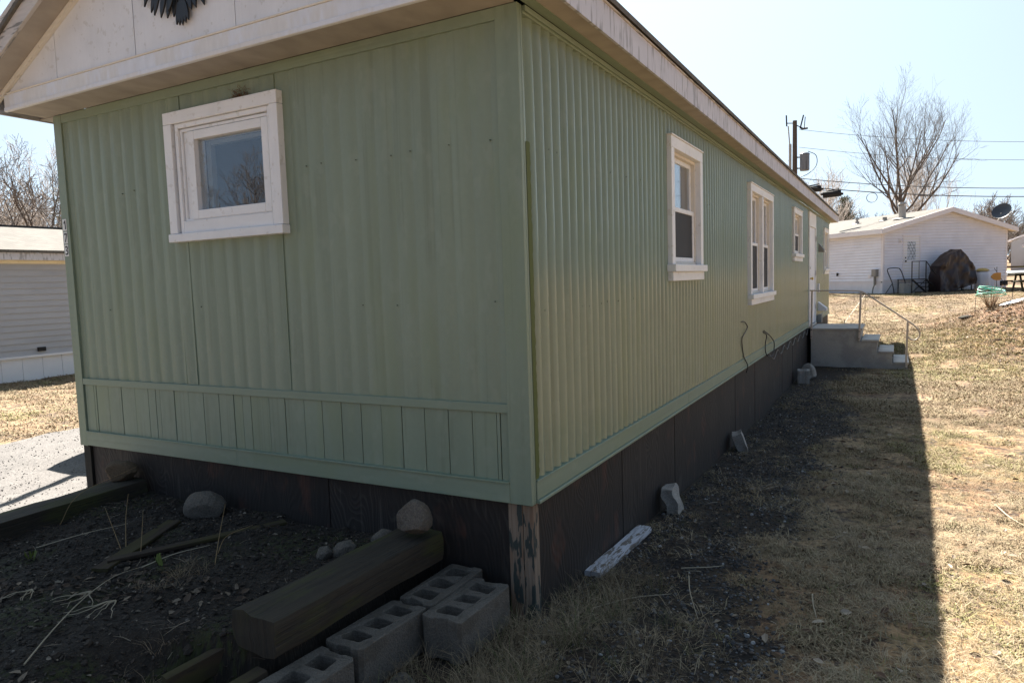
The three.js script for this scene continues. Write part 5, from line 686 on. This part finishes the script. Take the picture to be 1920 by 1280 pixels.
{ // unseen post and stoop, added to cast the shadows on the driveway
  const a = grp('shadow_post'); mesh('post', bar(V(0, -0.3, 0), V(0, 3.9, 0), 0.055), mt.blackMetal, a); const l = new THREE.CylinderGeometry(0.13, 0.09, 0.3, 8); l.translate(0, 4.05, 0); mesh('post_cap', l, mt.blackMetal, a); a.position.set(-6.70, gh(-6.7, -2.9), -2.92); tag(a, 'unseen black post added to cast a shadow band on the driveway', 'shadow post');
  const s = grp('shadow_stoop'); mesh('deck', bb(-2.45, 0, 0, 0.95, -1.9, 0), mt.greywood, s); mesh('hand_rail', [bb(-0.1, -0.02, 0.951, 1.8, -1.9, -1.82), bb(-2.45, -0.02, 1.72, 1.8, -1.899, -1.821)], mt.greywood, s); s.position.set(-4.0, gh(-4.5, -2.6) + 0.02, -1.68); tag(s, 'unseen wooden stoop added to cast a pointed shadow on the driveway', 'stoop');
}
{ // utility pole with transformer
  const p = grp('utility_pole'), X = -3.05, Z = -36.1; p.position.set(X, 0, Z); tag(p, 'wooden utility pole with a transformer can behind the roof', 'utility pole');
  const pg = new THREE.CylinderGeometry(0.105, 0.16, 8.95, 12); pg.translate(0, 4.27, 0); mesh('pole', pg, M({ map: T.bark, color: rgb(0.75, 0.72, 0.72), roughness: 0.9 }), p);
  mesh('conduit', [bar(V(-0.22, 2, 0.05), V(-0.22, 7.6, 0.05), 0.07), bar(V(-0.24, 7.6, 0.05), V(-0.31, 8.5, 0.05), 0.03)], mt.galv, p); mesh('cutout_arm', [bar(V(0, 8.62, 0), V(-0.42, 8.66, 0.05), 0.025), bar(V(-0.38, 8.5, 0.05), V(-0.40, 9.05, 0.05), 0.035), bar(V(0, 8.55, 0), V(0.40, 8.3, 0.1), 0.025), bar(V(0.26, 8.3, 0.1), V(0.42, 8.95, 0.1), 0.035), bar(V(0.45, 8.3, 0.1), V(0.50, 8.85, 0.1), 0.02), bar(V(0.3, 8.28, 0.1), V(0.62, 8.28, 0.1), 0.05)], mt.blackMetal, p);
  const t = new THREE.LatheGeometry([[0, 0], [0.24, 0], [0.27, 0.04], [0.27, 0.86], [0.30, 0.90], [0.22, 0.98], [0, 1.02]].map(a => new THREE.Vector2(...a)), 20); t.scale(0.85, 0.9, 0.85); t.translate(0.47, 6.2, 0.05); mesh('transformer', t, M({ map: T.mildew, color: rgb(0.32, 0.36, 0.42), roughness: 0.35 }), p); mesh('transformer_bracket', [bar(V(0, 6.9, 0.03), V(0.4, 6.9, 0.05), 0.035), bar(V(0, 6.35, 0.03), V(0.4, 6.35, 0.05), 0.035)], mt.blackMetal, p); mesh('lead_wire', [tube([V(0.62, 7.15, 0.05), V(1.0, 6.9, 0.1), V(1.02, 6.4, 0.1), V(0.6, 6.0, 0.1), V(0.2, 5.85, 0.1), V(0.15, 5.2, 0.1)], 0.018, 5, 30)], mt.wire, p);
  const wire = (y0, y1, r, sag, label, dz = 0) => { const P = []; for (let i = 0; i <= 16; i++) { const k = i / 16; P.push(V(lerp(X + 0.2, 22, k), lerp(y0, y1, k) - sag * 4 * k * (1 - k), lerp(Z + dz, -48, k))); } tag(mesh('overhead_wire', tube(P, r, 5, 48), mt.wire), label, 'wire', 'wires running from the utility pole'); };
  wire(8.28, 8.0, 0.010, 1.0, 'thin topmost wire leading from the utility pole'); wire(7.40, 7.1, 0.010, 1.0, 'second thin wire from the top of the utility pole'); wire(5.85, 5.7, 0.020, 0.9, 'upper thick cable above the splice cases'); wire(5.45, 5.25, 0.024, 0.9, 'lower thick cable carrying the two splice cases', 0.1);
  const sp = (x, y, L, label) => { const g = new THREE.CylinderGeometry(0.16, 0.16, L, 12); g.rotateZ(Math.PI / 2 + 0.04); const o = mesh('splice_case', [g, bar(V(-L * 0.62, 0.03, 0), V(L * 0.62, -0.03, 0), 0.06), bar(V(-L * 0.3, 0.16, 0), V(L * 0.4, 0.24, 0), 0.03)], mt.dark); o.position.set(x, y, Z - 0.1 - (x - X) * 0.47); tag(o, label, 'splice case', 'splice cases on the lower cable'); };
  sp(-2.28, 5.30, 0.85, 'black cable splice case closest to the pole'); sp(-1.38, 5.02, 0.85, 'black cable splice case further along from the pole');
  const P = []; for (let k = 0; k < 14; k++) { const a = k / 14 * 6.283; P.push(V(0.42 + 0.24 * Math.cos(a), 4.75 + 0.24 * Math.sin(a), -37.7)); } tag(mesh('cable_coil', tube(P, 0.016, 5, 40, true), mt.wire), 'small coil of spare cable hung on the lower cable', 'cable');
}

// ------------------------------------------------------------------ trees
function bareTree(seed, H, o = {}) { // {trunk, crown} geometries, base at origin
  const q = rng(seed), T0 = new Raw(), C = new Raw(), { ll = 0.62, spread = 0.75, fork = 0.27, limbs = 6, lv = 4, rad = 0.022, dens = 1, up = 0.35, droop = 0.0, min = 0.006 } = o;
  const limb = (p, d, len, r, lev) => {
    const n = lev === 0 ? 6 : lev < 3 ? 5 : 3, R = lev < 2 ? T0 : C, s = [7, 6, 5, 3, 3, 3][lev] || 3, pts = [p.clone()], rr = [r]; let cur = p.clone(), dir = d.clone();
    for (let i = 0; i < n; i++) { dir.add(V(q() - 0.5, q() - 0.5, q() - 0.5).multiplyScalar(lev === 0 ? 0.10 : 0.34)); dir.y += up * (lev > 0 ? 0.22 : 0.1) - (lev > 1 ? droop : 0); dir.normalize(); const nx = cur.clone().addScaledVector(dir, len / n), r1 = Math.max(min, r * (1 - (i + 1) / n * (lev === 0 ? 0.45 : 0.72))); R.frustum(cur, nx, rr[i], r1, s); cur = nx; pts.push(cur.clone()); rr.push(r1); }
    if (lev >= lv) return;
    const k = Math.round((lev === 0 ? limbs : [0, 8, 7, 6, 4][lev] || 4) * (lev === 0 ? 1 : dens * (0.75 + 0.5 * q())));
    for (let i = 0; i < k; i++) { const t = lev === 0 ? lerp(fork / 0.55, 1, i / (k - 1 || 1)) : lerp(0.18, 1.0, (i + q()) / k), f = Math.min(0.999, t) * n, a = Math.floor(f), b = pts[a].clone().lerp(pts[a + 1], f - a), br = lerp(rr[a], rr[a + 1], f - a), az = (lev === 0 ? i * 2.4 : q() * 6.283) + q() * 0.6, dd = (a < n ? pts[a + 1].clone().sub(pts[a]) : dir.clone()).normalize();
      let x = Math.abs(dd.y) < 0.95 ? V(0, 1, 0).cross(dd) : V(1, 0, 0).cross(dd); x.normalize(); const y = dd.clone().cross(x), an = (lev === 0 ? spread * (1.15 - 0.75 * t) : 0.45 + 0.5 * q()), nd = dd.clone().multiplyScalar(Math.cos(an)).addScaledVector(x, Math.sin(an) * Math.cos(az)).addScaledVector(y, Math.sin(an) * Math.sin(az));
      limb(b, nd, (lev === 0 ? H * (ll - 0.18 * t) : len * (0.62 - 0.28 * (i / k)) * (0.7 + 0.5 * q())), Math.max(min, br * (lev === 0 ? 0.62 : 0.58)), lev + 1); }
  };
  limb(V(0, -0.3, 0), V(0.02, 1, 0.0), H * 0.55, H * rad, 0); return { trunk: T0.geo(), crown: C.geo() };
}
function plant(g, x, z, s, ry, label, group, name, cm, tm = mt.bark) { const t = grp(name); mesh('trunk', g.trunk, tm, t); mesh('crown', g.crown, cm, t); t.position.set(x, gh(x, z) - 0.05, z); t.scale.setScalar(s); t.rotation.y = ry; return tag(t, label, 'tree', group); }
{
  const big = bareTree(19, 15.5, { ll: 0.64, spread: 1.35, limbs: 11, lv: 4, dens: 0.9, fork: 0.32, up: 0.6, rad: 0.018, min: 0.005 });
  plant(big, 1.7, -54.3, 0.84, 0.6, 'tall bare spreading tree behind the white house', null, 'bare_tree', mt.twig).scale.set(0.70, 0.80, 0.70);
  const up = bareTree(21, 8.5, { spread: 0.5, limbs: 9, lv: 3, dens: 1.3, fork: 0.06, up: 0.8, rad: 0.014, min: 0.010 });
  plant(up, -3.6, -56, 1.0, 0.2, 'thin upright bare tree between pole and tall spreading tree', null, 'sapling', mt.twigPale, mt.twigPale); plant(up, -5.6, -52, 1.02, 1.9, 'thin bare tree just behind the utility pole', null, 'sapling', mt.twig); plant(up, 3.7, -70, 1.25, 2.8, 'upright pinkish bare tree seen through the tall tree', null, 'sapling', mt.twigPale, mt.twigPale);
  const mid = bareTree(31, 11, { spread: 0.9, limbs: 8, lv: 4, dens: 0.85, fork: 0.12, up: 0.35, rad: 0.019, min: 0.011 }), mid2 = bareTree(33, 11, { spread: 0.8, limbs: 9, lv: 4, dens: 1.1, fork: 0.12, up: 0.4, rad: 0.017, min: 0.011 });
  // woods left of the home
  const LT = [[-29, -13.6, 0.66, 1.0], [-34, -12.6, 0.76, 2.2], [-33, -19, 0.74, 3.6], [-38, -18.5, 0.85, 4.4], [-44, -16.5, 0.95, 0.3]], LB = ['bare tree behind grey roof, nearest the green wall', 'pale bare tree behind grey roof at the picture edge', 'taller bare tree standing between two pale ones behind grey roof', 'bare tree further back in the wood behind grey roof', 'furthest bare tree of the wood behind grey roof'];
  const airy = bareTree(35, 11, { spread: 0.8, limbs: 8, lv: 4, dens: 0.72, fork: 0.12, up: 0.5, rad: 0.016, min: 0.008 });
  LT.forEach(([x, z, s, r], i) => plant(i % 2 ? airy : mid, x, z, s, r, LB[i], 'woods behind the grey house', 'bare_tree', i === 0 ? mt.twig : mt.twigPale));
  // trees in front of the home, mirrored in the end window
  [[-30, 25.5, 0.8, 0.4, 'bare tree facing the end wall, mirrored in its window'], [-36, 24, 0.85, 2.0, 'second bare tree facing the end wall, further out'], [-28, 31, 0.75, 4.0, 'bare tree facing the end wall, nearer the lawn side']].forEach(([x, z, s, r, l], i) => plant(i % 2 ? mid2 : mid, x, z, s, r, l, 'trees mirrored in the end window', 'bare_tree', mt.twig));
  const pine = (() => { const q = rng(55), C = new Raw(), T0 = new Raw(); T0.frustum(V(0, -0.3, 0), V(0, 5.6, 0), 0.16, 0.03, 7); for (let i = 0; i < 200; i++) { const h = 0.9 + 5.0 * q(), m = (h < 2 ? 0.8 : 1) * 1.75 * Math.pow(1 - (h - 0.9) / 5.4, 0.6), a = q() * 6.28, L = m * (0.5 + 0.5 * q()), e = V(L * Math.cos(a), h + 0.2 * L, L * Math.sin(a)); T0.frustum(V(0, h, 0), e, 0.02, 0.008, 3); for (let k = 0; k < 46; k++) { const t = 0.35 + 0.7 * q(), c = V(0, h, 0).lerp(e, t).add(V(0.35 * (q() - 0.5), 0.3 * (q() - 0.5), 0.35 * (q() - 0.5))), d = V(q() - 0.5, q() - 0.2, q() - 0.5).normalize().multiplyScalar(0.16 + 0.1 * q()), s = V(q() - 0.5, q() - 0.5, q() - 0.5).normalize().multiplyScalar(0.022); C.tri(c.clone().sub(s), c.clone().add(s), c.clone().add(d)); } } return { trunk: T0.geo(), crown: C.geo() }; })();
  plant(pine, -2.2, -62, 1.15, 0, 'rounded pine above the far roof end of the home', null, 'pine_tree', mt.pine); plant(pine, 5.0, -64, 0.85, 1, 'pine partly hidden behind the chimney pipe', null, 'pine_tree', mt.pine); plant(pine, 0.6, -66, 0.78, 2, 'small pine below the tall spreading tree', null, 'pine_tree', mt.pine); plant(pine, -36, -19.5, 1.5, 3, 'dark evergreen in the wood behind grey roof', null, 'pine_tree', mt.pine); plant(pine, 14.6, -76, 1.5, 2, 'dark pine under the satellite dish', null, 'pine_tree', mt.pine); plant(pine, 16.8, -82, 1.4, 4, 'second dark pine at the picture edge', null, 'pine_tree', mt.pine);
  // far woods: one mass
  const far = bareTree(41, 10, { spread: 0.85, limbs: 8, lv: 3, dens: 1.25, fork: 0.1, rad: 0.02, min: 0.025 }), fg = mergeGeometries([far.trunk, far.crown]), F = [], q = rng(60);
  for (let i = 0; i < 170; i++) { const a = -1.55 + 2.1 * q(), R = 105 + 50 * q(), x = R * Math.sin(a), z = -R * Math.cos(a); F.push({ x, z, y: gh(x, z) - 0.3, r: q() * 6.28, s: 0.6 + 0.35 * q(), c: q() < 0.25 ? [0.07, 0.075, 0.045] : mulc([0.15, 0.12, 0.1], 0.7 + 0.5 * q()) }); }
  for (let i = 0; i < 16; i++) { const x = -48 - 26 * q(), z = -6 - 34 * q(); F.push({ x, z, y: gh(x, z) - 0.3, r: q() * 6.28, s: 0.8 + 0.4 * q(), c: mulc([0.40, 0.36, 0.32], 0.7 + 0.5 * q()) }); }
  scatter('distant_woods', fg, M({ color: rgb(1, 1, 1), roughness: 0.95 }), F, 'brown leafless woods along the horizon', 'woods');
}
renderer.render(scene, camera);
